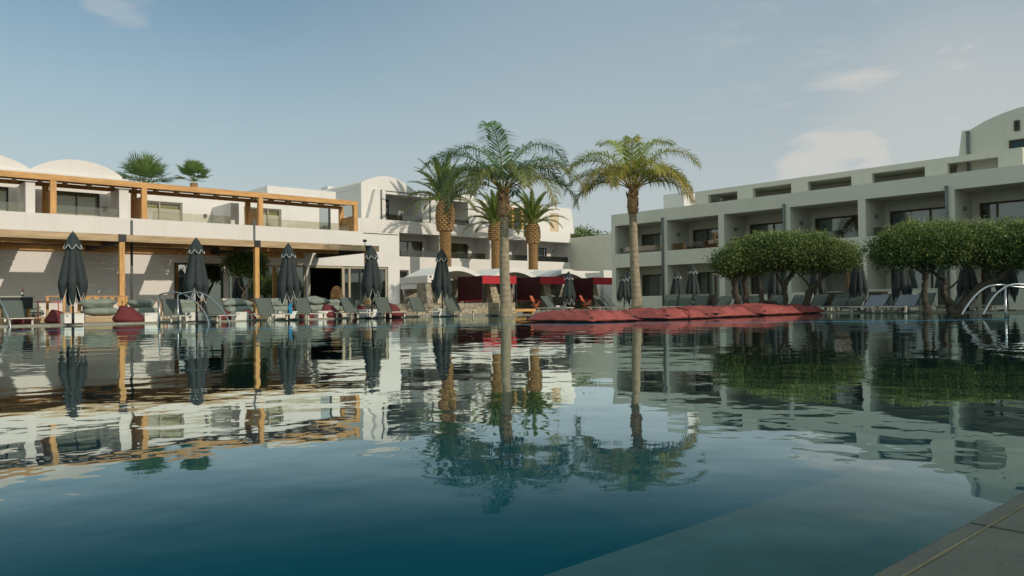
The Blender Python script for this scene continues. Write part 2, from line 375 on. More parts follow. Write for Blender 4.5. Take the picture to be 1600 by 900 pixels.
    def build(s, name, material, parent=None, origin=None, bevel=0.0, fix=False):
        org = Vector((0,0,0))
        if parent is not None:
            q = parent
            while q is not None: org += q.location; q = q.parent
        elif origin is not None: org = Vector(origin)
        if getattr(s, 'local', False): org = Vector((0,0,0))
        me = bpy.data.meshes.new(name)
        me.from_pydata([(x-org.x, y-org.y, z-org.z) for x, y, z in s.v], [], s.f)
        me.polygons.foreach_set('use_smooth', s.sm)
        if s.age is not None:
            at = me.color_attributes.new('age', 'FLOAT_COLOR', 'POINT')
            at.data.foreach_set('color', [c for a in s.age for c in (a[0], a[1], 0, 1)])
        me.materials.append(material); me.update()
        o = bpy.data.objects.new(name, me); COL.objects.link(o)
        if parent is not None: o.parent = parent
        elif origin is not None: o.location = origin
        if bevel:
            md = o.modifiers.new('bevel', 'BEVEL'); md.width = bevel; md.segments = 2; md.limit_method = 'ANGLE'
        return o
def LMB():
    m = MB(); m.local = True; return m
def tag(o, label=None, cat=None, group=None, kind=None):
    if label: o['label'] = label
    if cat: o['category'] = cat
    if group: o['group'] = group
    if kind: o['kind'] = kind
    return o
def thing(name, label, cat, loc=(0,0,0), rz=0.0, group=None):
    o = bpy.data.objects.new(name, None); COL.objects.link(o); o.empty_display_size = 0.1
    o.location = loc; o.rotation_euler = (0, 0, rz); return tag(o, label, cat, group)
def kids(o): return [c for c in bpy.data.objects if c.parent == o]
def copy_tree(o, parent=None):
    c = o.copy(); COL.objects.link(c)
    if parent is not None: c.parent = parent
    for ch in KIDS.get(o.name) or kids(o): copy_tree(ch, c)
    return c
KIDS = {}
def place(proto, loc, rz, label, group=None, scale=None, first=[set()]):
    if proto.name not in first[0]:
        first[0].add(proto.name); o = proto
    else: o = copy_tree(proto)
    o.location = loc; o.rotation_euler = (0, 0, rz); o['label'] = label
    if group: o['group'] = group
    if scale: o.scale = scale
    return o

# ================================================================== SETTING
DZ = 0.04
EDGE = [(-16, 0.69), (31.0, 0.69), (32.0, 7), (31.6, 12), (30.6, 16.0), (28.6, 20.6), (26.6, 24.2), (24.4, 27.0), (22.0, 28.2), (18.4, 29.3), (12.6, 30.0), (8, 30.3), (0, 30.5), (-16, 30.5)]
def ground():
    m = MB(); c = Vector((10, 14)); n = len(EDGE)
    def outer(p, r): d = (Vector(p)-c).normalized(); return (c.x+d.x*r, c.y+d.y*r)
    for k in range(n):
        a, b = EDGE[k], EDGE[(k+1) % n]; a2, b2 = outer(a, 3000), outer(b, 3000)
        m.quad([(a[0],a[1],DZ),(b[0],b[1],DZ),(b2[0],b2[1],DZ),(a2[0],a2[1],DZ)][::-1])
        m.quad([(a[0],a[1],-1.5),(b[0],b[1],-1.5),(b[0],b[1],DZ),(a[0],a[1],DZ)])
    return m
tag(ground().build("ground", STONE_D), kind='structure')
tag(MB().prism([(x, y) for x, y in EDGE], 'z', -1.52, -1.5).build("pool_floor", FLOORM), kind='structure')
tag(MB().quad([(x, y, 0.0) for x, y in EDGE]).build("pool_water", WATER), kind='structure')
tag(MB().box(-15.99, 31.0, 0.70, 1.45, -1.49, -0.10).build("pool_ledge", LEDGE), kind='structure')
cp = MB()
for k in range(60):
    x0 = -15 + k*0.9; cp.box(x0, x0+0.896, 0.40, 0.70, -0.06, DZ+0.006)
tag(cp.build("pool_coping", COPING, bevel=0.006), kind='structure')
cd = MB()
for k in range(40):
    x0 = -15 + k*1.2; cd.box(x0, x0+1.195, -0.80, 0.394, 0, DZ+0.004)
tag(cd.build("near_pool_deck", COPING), kind='structure')
gj = MB().box(-15, 40, 0.650, 0.656, DZ+0.0065, DZ+0.0085).box(-15, 40, 0.393, 0.401, DZ+0.004, DZ+0.0085)
tag(gj.build("coping_joint", mat("pale_grout", (0.12, 0.125, 0.085), vary=0.3, scale=8)), kind='structure')
# far coping: a thin pale lip that follows the pool edge
lip = MB()
for k in range(1, len(EDGE)-1):
    a, b = Vector(EDGE[k]), Vector(EDGE[k+1]); d = (b-a).normalized(); nrm = Vector((d.y, -d.x))*0.28
    lip.prism([tuple(a), tuple(b), tuple(b+nrm), tuple(a+nrm)], 'z', DZ+0.004, DZ+0.014)
tag(lip.build("far_coping", mat("pale_coping", (0.30, 0.28, 0.22), vary=0.15)), kind='structure')
# the narrow line of blue tiles that shows just at the surface
def on_water(x, y): d = ray(x, y); return EYE + d*(-EYE.z/d.z)
bt = MB()
pts = [on_water(x, y) for x, y in ((20,517),(200,516),(440,512.5),(700,509),(1040,505),(1300,502.5),(1580,499))]
for a, b in zip(pts, pts[1:]):
    bt.prism([(a.x, a.y), (b.x, b.y), (b.x+0.02, b.y+0.03), (a.x+0.02, a.y+0.03)], 'z', -0.03, 0.004)
tag(bt.build("blue_tile_line", BLUET), kind='structure')

# ================================================================== shared builders
def curtain(axis, w, u0, u1, z0, z1, wave=0.18, amp=0.04):
    m = MB(); n = max(6, int((u1-u0)/wave*4))
    def fn(a, b):
        u = u0+(u1-u0)*a; d = amp*math.sin(2*PI*u/wave)*(1.0+0.3*math.sin(u*3.1))
        z = z0+(z1-z0)*b; return (u, w+d, z) if axis == 'y' else (w+d, u, z)
    return m.grid(fn, n, 1)
def window(parent, axis, w, u0, u1, z0, z1, sgn=1, mull=(), fmat=None, gmat=None, fw=0.07, curt=None, cmat=None, blind=None, name='window'):
    """frame with panes, set in the plane w; sgn = +1 puts the inside at greater w"""
    fmat = fmat or FRAME; gmat = gmat or GLASS
    us = [u0] + [u0+(u1-u0)*k for k in mull] + [u1]
    holes = [(us[i]+(fw if i == 0 else fw/2), us[i+1]-(fw if i == len(us)-2 else fw/2), z0+fw, z1-fw) for i in range(len(us)-1)]
    fr = MB().wall(axis, w, w+0.08*sgn, u0, u1, z0, z1, holes).build(name, fmat, parent)
    for h in holes:
        g = MB(); a = w+0.035*sgn
        P = (lambda u, z: (u, a, z)) if axis == 'y' else (lambda u, z: (a, u, z))
        g.quad([P(h[0],h[2]),P(h[1],h[2]),P(h[1],h[3]),P(h[0],h[3])]).build('pane', gmat, fr)
    if curt:
        for c0, c1 in curt:
            curtain(axis, w+0.22*sgn, u0+(u1-u0)*c0, u0+(u1-u0)*c1, z0+0.03, z1-0.03).build('curtain', cmat or CURTAIN, fr)
    if blind:  # white panel behind the lower part of each pane
        P = [w+0.10*sgn, w+0.115*sgn]
        for h in holes:
            b = MB()
            (b.box(h[0], h[1], min(P), max(P), h[2], z0+(z1-z0)*blind) if axis == 'y' else b.box(min(P), max(P), h[0], h[1], h[2], z0+(z1-z0)*blind))
            b.build('blind', BLIND, fr)
    return fr
def rail_glass(parent, axis, w, u0, u1, z0, z1, m=None, joints=1):
    for k in range(joints):
        a = u0+(u1-u0)*k/joints+0.01; b = u0+(u1-u0)*(k+1)/joints-0.01
        q = MB()
        (q.box(a, b, w, w+0.015, z0, z1) if axis == 'y' else q.box(w, w+0.015, a, b, z0, z1))
        q.build('balustrade_pane', m or GLASS_C, parent)
def lamp(parent, p, ax):
    m = MB(); m.box(p[0]-0.07, p[0]+0.07, p[1]-0.07, p[1]+0.07, p[2]-0.09, p[2]+0.09)
    m.build('wall_lamp', DARK_METAL if ax else PIPE, parent)
def drainpipe(parent, x, y, z0, z1, r=0.07):
    m = MB().tube([(x, y, z0), (x, y, z1), (x, y+0.0, z1+0.03)], [r, r, r*0.5], 12)
    m.tube([(x, y, z1-0.02), (x, y, z1+0.04)], r*1.25, 12)
    for z in (z0+(z1-z0)*0.35, z0+(z1-z0)*0.75): m.tube([(x, y, z), (x, y, z+0.05)], r*1.15, 12)
    m.build('drainpipe', PIPE, parent)

# ================================================================== LEFT HOTEL WING  (front plane Y=40)
LW = thing('hotel_wing', 'white two storey hotel wing with vaulted roof humps behind the timber pergolas', 'building', (14, 40, 0))
YF, YB = 40.0, 42.4
XE = 26.13
PZ = 4.88      # parapet top
FZ = 4.05      # balcony floor
doors = [(12.87, 15.35, 0.04, 2.80), (15.6, 19.98, 0.04, 2.80), (20.1, 25.32, 0.04, 2.83)]
fw_ = MB().wall('y', YF, YF+0.3, -6, XE, 0, PZ, doors)
fw_.box(XE-0.3, XE, YF+0.301, 56, 0, PZ)
fw_.box(-6, -5.7, YF+0.301, 56, 0, 7.0)
fw_.build('wall', P_WHITE, LW)
MB().box(-5.7, XE-0.3, YF+0.3, YB+0.3, FZ-0.35, FZ).box(-5.7, XE-0.3, YB+0.3, 56, FZ-0.35, FZ-0.02).build('floor_slab', P_WHITE, LW)
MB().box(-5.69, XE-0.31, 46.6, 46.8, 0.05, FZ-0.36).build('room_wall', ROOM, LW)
# upper back wall with vault gables
YC = 45.0
uw = [(5.2, 6.25, FZ, 6.25), (8.08, 10.1, FZ, 6.27), (12.9, 14.95, FZ, 6.45), (18.5, 20.85, FZ, 6.50), (23.4, 24.2, FZ, 6.95)]
MB().wall('y', YB, YB+0.3, -6, 11.43, FZ, 7.1, uw[:2]).wall('y', YC, YC+0.3, 11.13, 25.1, FZ, 7.2, uw[2:]).box(11.13, 11.43, YB+0.301, YC-0.001, FZ, 7.1).build('balcony_wall', P_WHITE, LW)
def vault(x0, x1, z0, h, y0, y1, n=20, flare=0.0):
    xc, hw = (x0+x1)/2, (x1-x0)/2
    pts = []
    for k in range(n+1):
        u = -1+2*k/n
        pts.append((xc+hw*u, z0 + h*(1-u*u)**0.9))
    return [(x0, z0-0.25)] + pts + [(x1, z0-0.25)]
vg = MB()
for x0, x1, h in ((2.9, 7.15, 0.62), (7.15, 11.2, 0.66)):
    vg.prism(vault(x0, x1, 7.24, h, 0, 0)[::-1], 'y', YB+0.25, 54, smooth=False)
vg.build('vaulted_roof', P_WHITE, LW)
MB().box(11.44, 20.4, YC+0.31, 55, 6.8, 7.1).box(20.4, 25.12, 46.0, 55, FZ, 8.06).build('rear_block', P_WHITE, LW)
# partitions between balconies
for x0, x1, ya, yb in ((6.58, 6.95, YF+0.301, YB-0.001), (10.44, 10.86, YF+0.301, YB-0.001), (16.65, 17.1, 42.3, YC-0.001)):
    MB().box(x0, x1, ya, yb, FZ, 6.32).build('balcony_partition', P_WHITE, LW)
window(LW, 'y', YB+0.12, 5.2, 6.25, FZ, 6.25, 1, (), FRAME_D, GLASS_C, curt=[(0.0, 1.0)], cmat=CURTAIN_Y, blind=0.80)
window(LW, 'y', YB+0.12, 8.08, 10.1, FZ, 6.27, 1, (0.5,), FRAME_D, GLASS_C, curt=[(0.0, 1.0)], cmat=CURTAIN_Y, blind=0.80)
window(LW, 'y', YC+0.12, 12.9, 14.95, FZ, 6.45, 1, (0.42,), FRAME_L, GLASS_C, curt=[(0.0, 1.0)], cmat=CURTAIN_Y, blind=0.85)
window(LW, 'y', YC+0.12, 18.5, 20.85, FZ, 6.50, 1, (0.66,), FRAME_L, GLASS_C, curt=[(0.0, 1.0)], cmat=CURTAIN_Y, blind=0.85)
window(LW, 'y', YC+0.12, 23.4, 24.2, FZ, 6.95, 1, (), FRAME_D, GLASS_M, name='balcony_door')
for a, b, j in ((5.0, 6.5, 1), (7.6, 10.35, 2), (11.9, 15.8, 2), (17.7, 22.7, 3)):
    rail_glass(LW, 'y', YF+0.14, a, b, PZ-0.01, PZ+0.42, GLASS_C, j)
lamp(LW, (10.3, YB-0.07, 5.5), 1); lamp(LW, (16.2, YC-0.07, 5.8), 1)
# ground floor glazing
window(LW, 'y', YF+0.10, 12.87, 15.35, 0.04, 2.80, 1, (0.62,), FRAME_D, GLASS_M, fw=0.10, name='glass_door')
window(LW, 'y', YF+0.10, 15.6, 19.98, 0.04, 2.80, 1, (0.36, 0.66), FRAME_L, GLASS_M, fw=0.10, name='glass_door')
window(LW, 'y', YF+0.10, 22.30, 25.32, 0.04, 2.83, 1, (0.15, 0.62), FRAME_L, GLASS_M, fw=0.13, name='glass_door')
MB().wall('y', YF+0.05, YF+0.2, 20.1, 22.30, 0.04, 2.83, [(20.24, 22.24, 0.04, 2.70)]).build('door_frame', FRAME_L, LW)
MB().box(23.6, 26.05, YF-0.006, YF-0.001, PZ-0.10, PZ-0.05).build('drip_groove', FRAME_D, LW)
drainpipe(LW, 10.85, 39.9, 0.05, 0.2)

# ---- upper timber pergola over the balconies
UP = thing('balcony_pergola', 'golden timber pergola with slatted screens along the white upper balconies', 'pergola', (14, 40.5, PZ))
MB().box(-5, 23.28, 39.98, 40.20, 6.40, 6.66).build('front_beam', WOOD, UP)
MB().box(-5, 23.28, 41.68, 41.84, 6.34, 6.52).build('back_beam', WOOD, UP)
jo = MB()
x = 3.2
while x < 23.2:
    MB().box(x, x+0.09, 40.201, 41.679, 6.44, 6.54).build('joist', WOOD_OLD, UP); x += 1.02
sl = MB()
y = 40.22
while y < 41.66:
    sl.box(-5, 23.26, y, y+0.062, 6.552, 6.575); y += 0.07
sl.build('roof_slats', CANE, UP)
for i, x in enumerate((7.62, 11.50, 17.38, 23.16)):
    MB().box(x-0.13, x+0.12, 40.0, 40.22, PZ, 6.399).build('post', WOODV, UP)
    MB().box(x-0.13, x+0.12, 41.66, 41.86, FZ, 6.339).build('post', WOODV, UP)
    sc = MB(); y = 40.24
    while y < 41.62:
        sc.box(x-0.05, x-0.015, y, y+0.145, FZ+0.05, 5.80 if i > 1 else 6.02); y += 0.155
    sc.build('slatted_screen', WOODV, UP)

# ---- lower terrace pergola
YP = 34.5
LP = thing('terrace_pergola', 'weathered timber terrace pergola roofed with bamboo cane in front of the glass doors', 'pergola', (14, YP, 0))
MB().box(-5, 21.3, YP, YP+0.16, 3.31, 3.60).build('front_beam', WOOD_OLD, LP)
MB().box(-5, 13.0, 36.9, 37.04, 3.30, 3.55).box(14.0, 20.3, 36.9, 37.04, 3.30, 3.55).build('middle_beam', WOOD, LP)
MB().box(-5, 19.8, 39.86, 39.995, 3.20, 3.45).build('wall_beam', WOOD, LP)
for x in (-1.5, 3.9, 9.05, 14.80, 20.65):
    MB().box(x-0.16, x+0.12, YP+0.16, 39.86, 3.24, 3.52).build('cross_beam', mat('dark_stained_beam', (0.05,0.04,0.03), vary=0.2) if 'dark_stained_beam' not in MATS else MATS['dark_stained_beam'], LP)
    MB().box(x-0.10, x+0.10, YP+0.01, YP+0.22, DZ, 3.30).build('post', WOODV, LP)
    MB().box(x-0.15, x+0.15, YP-0.02, YP-0.001, 3.30, 3.61).build('bracket', DARK_METAL, LP)
# cane roof laid in short bundles; the missing panels let the sun through to the wall
rf = MB()
OPEN = [(15.3, 19.6, 36.9, 38.1), (6.4, 7.7, 36.9, 39.15), (10.75, 11.95, 36.9, 39.15), (4.6, 6.3, 34.6, 36.3), (12.1, 13.4, 34.6, 36.3)]
rows = [34.67, 35.15, 35.75, 36.3, 36.9, 37.45, 38.05, 38.6, 39.15, 39.99]
x = -5.0
while x < 20.4:
    w = 0.034+0.010*rnd.random()
    for k in range(len(rows)-1):
        y0, y1 = rows[k], rows[k+1]
        if any(a-w < x < b and c-0.02 <= y0 and y1 <= d+0.02 for a, b, c, d in OPEN): continue
        if rnd.random() < 0.005: continue
        g = 0.0 if rnd.random() < 0.5 else 0.03+0.06*rnd.random()
        if x > 13.6 and k > 0: g *= 0.3
        rf.box(x, x+w, y0+(g if k else 0), y1, 3.545+0.008*rnd.random(), 3.575)
    x += w + 0.002
rf.build('cane_roof', CANE, LP)
bt_ = MB()
for y in (34.8, 35.5, 36.02, 36.6, 37.2, 37.75, 38.3, 38.9, 39.5):
    cuts = sorted((a, b) for a, b, c, d in OPEN if c < y < d); xa_ = -5.0
    for a, b in cuts: bt_.box(xa_, a, y, y+0.08, 3.521, 3.544); xa_ = b
    bt_.box(xa_, 20.4, y, y+0.08, 3.521, 3.544)
bt_.build('roof_batten', CANE, LP)
MB().tube([(19.6+0.9, YP+0.05, 3.6), (20.5, YP+0.05, 3.78)], 0.02, 8).box(20.42, 20.58, YP, YP+0.12, 3.78, 3.90).build('spotlight', DARK_METAL, LP)

# ================================================================== MIDDLE HOTEL BLOCK (front plane Y=54)
MW = thing('hotel_block', 'sunlit white three storey hotel block with one round gable, behind the date palms', 'building', (44, 54, 0))
Y1, Y2 = 54.0, 56.2
MB().wall('y', Y1, Y1+0.3, 26.2, 56.5, 0, 4.52, [(35.3, 36.2, 1.5, 3.40)]).box(26.2, 35.28, Y1, Y1+0.3, 4.521, 6.47).box(55.44, 56.5, Y1, Y1+0.3, 4.521, 6.47) \
    .box(26.2, 55.44, Y1-0.02, Y1+0.3, 6.471, 7.47).box(45.0, 45.45, Y1, Y2, 4.521, 6.47).box(55.44, 56.4, Y1+0.301, Y2+0.3, 3.61, 6.46).build('wall', P_WHITE, MW)
MB().wall('y', Y2, Y2+0.3, 35.29, 55.43, 3.6, 6.47, [(36.4, 39.15, 3.7, 6.05), (41.2, 44.2, 3.7, 6.05), (46.3, 49.2, 3.7, 6.05), (51.3, 54.3, 3.7, 6.05)]).build('balcony_wall', P_WHITE, MW)
for x in (39.55, 49.9): MB().box(x, x+0.45, Y1+0.301, Y2-0.001, 3.6, 6.47).build('balcony_partition', P_WHITE, MW)
MB().box(26.3, 56.4, Y1+0.301, 68, 3.3, 3.6).box(26.3, 56.4, Y1+0.301, 68, 6.472, 6.8).build('floor_slab', P_WHITE, MW)
for i, (a, b) in enumerate(((36.4, 39.15), (41.2, 44.2), (46.3, 49.2), (51.3, 54.3))):
    window(MW, 'y', Y2+0.08, a, b, 3.7, 6.05, 1, (0.45, 0.85) if i == 0 else (0.9,), FRAME, GLASS, curt=[(0.05, 0.95)], cmat=CURTAIN_Y if i < 2 else CURTAIN)
for a, b in ((35.35, 39.5), (40.1, 44.6), (45.5, 49.8), (50.4, 55.3)): rail_glass(MW, 'y', Y1+0.2, a, b, 4.5, 5.05, GLASS_B, 2)
# top floor
top_holes = [(34.28, 37.88, 7.50, 9.66), (39.9, 42.9, 7.50, 9.62), (46.3, 49.9, 7.50, 9.55), (53.09, 54.29, 7.5, 9.35)]
tw = MB().wall('y', Y1+0.45, Y1+0.75, 32.0, 55.9, 7.4, 9.98, top_holes)
tw.box(32.0, 32.3, Y1+0.751, 72, 7.4, 9.97).box(32.3, 55.6, Y1+0.751, 72, 9.7, 9.9)
tw.build('upper_wall', P_WHITE, MW)
gp = [(32.0, 9.98), (32.0, 10.37)]
for k in range(1, 24):
    t = k/24; x = 32.0+5.4*t
    gp.append((x, 10.37 + (9.985-10.37)*t + 0.93*math.sin(PI*t)**0.9))
gp += [(37.4, 9.985)]
MB().prism(gp[::-1], 'y', Y1+0.45, 72).build('vaulted_roof', P_WHITE, MW)
MB().prism([(41.5, 9.982), (41.5, 10.2), (42.4, 10.6), (43.6, 10.75), (44.8, 10.6), (45.6, 10.2), (45.6, 9.982)][::-1], 'y', Y1+2.2, 72).build('vaulted_roof', P_WHITE, MW)
MB().prism([(32.35, 7.475), (33.5, 7.475), (33.5, 9.9), (33.05, 9.9)], 'y', Y1-0.01, Y1+0.449).build('battered_pier', P_WHITE, MW)
MB().prism([(55.901, 7.475), (56.5, 7.475), (56.15, 9.9), (55.901, 9.9)], 'y', Y1+0.452, Y1+0.9).build('battered_pier', P_WHITE, MW)
MB().wall('y', Y2+0.45, Y2+0.7, 33.0, 51.5, 7.4, 9.7, [(34.4, 36.0, 7.4, 9.55), (40.2, 41.2, 7.4, 9.4), (47, 49.4, 7.4, 9.4)]).box(37.9, 38.2, Y1+0.751, Y2+0.449, 7.4, 9.699) \
    .box(42.9, 43.2, Y1+0.751, Y2+0.449, 7.4, 9.699).box(49.91, 50.2, Y1+0.751, Y2+0.449, 7.4, 9.699).build('loggia_wall', P_WHITE, MW)
window(MW, 'y', Y2+0.5, 34.4, 36.0, 7.4, 9.55, 1, (0.45,), FRAME_D, GLASS, curt=[(0.1, 0.9)])
window(MW, 'y', Y2+0.5, 40.2, 41.2, 7.4, 9.4, 1, (), FRAME_D, GLASS, curt=[(0.1, 0.9)])
window(MW, 'y', Y2+0.5, 47.0, 49.4, 7.4, 9.4, 1, (0.5,), FRAME, GLASS, curt=[(0.1, 0.9)])
MB().box(53.09, 54.29, Y1+0.5, Y1+0.56, 7.5, 9.35).build('shutter', mat('sand_shutter', (0.62, 0.48, 0.33), vary=0.06), MW)
for a, b in ((34.3, 37.85), (39.95, 42.85), (46.35, 49.85)): rail_glass(MW, 'y', Y1+0.25, a, b, 7.48, 7.98, GLASS_B, 2)
MB().box(34.28, 40.0, Y1+0.435, Y1+0.449, 9.86, 9.93).build('drip_groove', FRAME_D, MW)
drainpipe(MW, 33.85, Y1+0.38, 7.5, 9.9, 0.05); drainpipe(MW, 38.7, Y1+0.38, 7.5, 9.9, 0.05)
for x in (47.9, 49.1): MB().box(x-0.12, x+0.12, Y1+0.05, Y1+0.22, 7.48, 9.5).build('timber_post', WOODV, MW)
for x in (44.0, 54.9): lamp(MW, (x, Y2-0.3, 5.7), 0)
_a, _b = on_y(512, 291, 62), on_y(525, 290, 62)
MB().box(_a.x, _b.x, 62, 63.2, 7.4, _a.z).build('chimney', P_WHITE, MW)

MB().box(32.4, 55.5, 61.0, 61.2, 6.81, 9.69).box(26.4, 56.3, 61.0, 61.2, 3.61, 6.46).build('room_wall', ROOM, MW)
# ---- link wall between the blocks
LK = thing('garden_wall', 'plain grey rendered wall closing the corner between the two blocks', 'wall', (55.4, 46, 0))
MB().box(55.45, 55.8, 33.0, 53.97, 0, 6.95).build('wall', P_GREY, LK)
LR = thing('corner_annexe', 'low flat roofed annexe with one lit end wall beside the last red cabana', 'building', (50, 46, 0))
MB().box(47.6, 49.2, 42.6, 43.0, 0, 3.15).box(49.0, 55.3, 42.4, 46, 0, 3.05).box(41.5, 55.3, 47, 50, 0, 3.3).build('wall', P_WHITE, LR)

# ================================================================== RIGHT HOTEL WING (front plane X=39)
RW = thing('shaded_hotel_wing', 'long grey rendered hotel wing in shade with deep balconies, right of the palms', 'building', (39, 20, 0))
XF, XB = 39.0, 41.3
cols = [34.16, 29.83, 25.72, 21.60, 17.52, 13.42, 9.33, 5.24, 1.15]
half = 0.19
openU, openL = [], []
for i in range(len(cols)-1):
    far = cols[i]-(0.32 if i == 0 else half); near = cols[i+1]+half
    openU.append((near, far, 3.69, 5.57)); openL.append((near, far, 0.0 if i else 0.9, 2.80))
MB().wall('x', XF, XF+0.30, -3, 34.16, 0, 6.33, openU+openL).build('wall', P_GREY, RW)
MB().box(XF+0.301, 52, -3, 34.15, 2.86, 3.10).box(XF+0.301, 52, -3, 34.15, 5.59, 5.85).box(XF+0.301, 52, 33.9, 34.15, 0, 2.859).box(XF+0.301, 52, 33.9, 34.15, 3.101, 5.589).build('floor_slab', P_GREY, RW)
wins = [(29.35+0.25, 33.45), (25.45+0.2, 29.35), (21.75+0.1, 25.27), (17.75, 21.18), (13.75, 17.11), (9.6, 12.93), (5.5, 8.9), (1.4, 4.8)]
wins[0] = (30.2, 33.5)
hl = []
for a, b in wins: hl += [(a, b, 3.11, 5.07), (a, b, 0.06, 2.35)]
MB().wall('x', XB, XB+0.3, -3, 33.89, 0, 2.859, [h for h in hl if h[3] < 3]).wall('x', XB, XB+0.3, -3, 33.89, 3.101, 5.589, [h for h in hl if h[3] > 3]).build('balcony_wall', P_GREY, RW)
for i in range(1, len(cols)):
    y = cols[i]
    MB().box(XF+0.301, XB-0.001, y-half, y+half, 3.101, 5.589).build('balcony_partition', P_GREY, RW)
    MB().box(XF+0.301, XB-0.001, y-half, y+half, 0.05, 2.859).build('balcony_partition', P_GREY, RW)
    MB().box(XB+0.301, XB+5, y-half, y+half, 0.05, 5.589).build('room_wall', P_GREY, RW)
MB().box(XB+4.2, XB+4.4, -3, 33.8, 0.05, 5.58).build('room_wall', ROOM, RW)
cur = [[(0.0, 0.75)], [(0.05, 1.0)], [(0.45, 1.0)], [(0.62, 0.95)], [(0.0, 0.25), (0.3, 0.98)], [(0.1, 0.8)], [(0, 1)], [(0, 1)]]
for i, (a, b) in enumerate(wins):
    for z0, z1 in ((3.11, 5.07), (0.06, 2.35)):
        window(RW, 'x', XB+0.08, a, b, z0, z1, 1, ((0.33,), (0.28, 0.72), (0.55,), (0.30, 0.33), (0.42,), (0.35, 0.78), (0.5,), (0.5,))[i], FRAME, GLASS, fw=0.09,
               curt=cur[i] if z0 > 1 else [(0.05, 0.9)])
    rail_glass(RW, 'x', XF+0.12, openU[i][0]+0.02, openU[i][1]-0.30, 3.68, 4.12, GLASS_B, 2)
    far = openU[i][1]
    if i > 0:
        lamp(RW, (XF+1.1, far-0.07, 4.75), 0)
        lamp(RW, (XF+1.1, far-0.07, 2.1), 0)
for y in (29.86, 21.66, 13.49, 5.3): drainpipe(RW, XF-0.09, y+0.05, 0.05, 5.72, 0.065)
# rooftop screen wall, set back
rh = [(25.87, 27.95, 6.2, 7.14), (22.39, 24.83, 6.2, 7.17), (18.94, 21.40, 6.2, 7.14), (15.23, 17.85, 6.2, 7.13), (12.0, 14.19, 6.2, 7.13)]
MB().wall('x', 41.0, 41.3, 11.0, 28.9, 5.851, 7.43, rh).box(41.3, 48, 28.6, 28.9, 5.851, 7.42).build('rooftop_screen_wall', P_GREY, RW)
rr = MB()
for h in rh: rr.box(42.8, 43.0, h[0]+0.5, h[1]+0.6, 5.851, 6.75)
rr.box(41.31, 43.6, 11, 28.5, 7.2, 7.41).box(43.35, 43.55, 11, 28.5, 5.851, 7.19)
rr.build('rooftop_terrace_wall', P_GREY, RW)
MB().box(43.0, 44.6, 31.2, 32.9, 5.851, 7.85).build('chimney', P_WHITE, RW)
# vaulted penthouse at the near end
pp = [(14.25, 5.851), (13.84, 8.80), (13.46, 8.80)]
for k in range(1, 22):
    t = k/21.0
    if t <= 0.06: continue
    y = 13.46-6.2*t; pp.append((y, 8.80 + 0.75*math.sin(PI*t*1.0)**0.8))
pp += [(7.1, 8.8), (6.7, 5.851)]
def y_poly_prism(pts, x0, x1, name, material, parent):
    MB().prism(pts, 'x', x0, x1).build(name, material, parent)
y_poly_prism(pp, 42.0, 50, 'penthouse', P_GREY, RW)
def small_window(a, b, z0, z1):
    fr = MB().wall('x', 41.93, 41.995, a, b, z0, z1, [(a+0.06, b-0.06, z0+0.06, z1-0.06)]).build('window', FRAME, RW)
    MB().quad([(41.97, a+0.06, z0+0.06), (41.97, b-0.06, z0+0.06), (41.97, b-0.06, z1-0.06), (41.97, a+0.06, z1-0.06)]).build('pane', mat('dark_teal_pane', (0.01, 0.04, 0.05), rough=0.25) if 'dark_teal_pane' not in MATS else MATS['dark_teal_pane'], fr)
small_window(11.35, 11.58, 8.40, 8.88); small_window(9.9, 11.8, 7.12, 7.98)
drainpipe(RW, 41.9, 13.55, 5.9, 8.66, 0.07)

SB = thing('south_block', 'tall rendered hotel block beyond the right edge that shades the olive terrace', 'building', (40, -9, 0))  # out of view, put in to cast shade over the olives
MB().wall('y', -5.3, -5.0, 34.0, 59.4, 0, 9.4, [(35.4+3.9*k, 38+3.9*k, z, z+2.1) for k in range(6) for z in (0.5, 4.0, 7.4)]).build('wall', P_GREY, SB)
MB().box(34.0, 59.4, -14, -5.301, 0, 9.39).build('core', P_GREY, SB)
for k in range(6):
    for z in (0.5, 4.0, 7.4): window(SB, 'y', -5.15, 35.4+3.9*k, 38+3.9*k, z, z+2.1, -1, (0.5,), FRAME, GLASS_M)
# ---- low white terrace walls in front of the shaded wing
tws = [(37.2, 21.9, 24.0, 0.82, 'low white terrace wall behind the trunks of the left olive tree'),
       (37.2, 17.9, 20.4, 0.88, 'low white terrace wall between the two olive trees'),
       (37.0, 13.4, 16.6, 0.95, 'low white terrace wall behind the pair of pale loungers'),
       (37.0, 8.6, 11.2, 1.0, 'low white terrace wall at the right edge behind the curved handrail')]
for i, (X, a, b, h, lab) in enumerate(tws):
    t = thing('terrace_wall', lab, 'wall', (X, (a+b)/2, DZ), group='low terrace walls before the shaded wing')
    MB().box(X, X+0.22, a, b, DZ, h).build('wall', P_GREY, t)
    MB().box(X-0.02, X+0.24, a-0.02, b+0.02, h+0.001, h+0.05).build('cap', P_GREY, t)


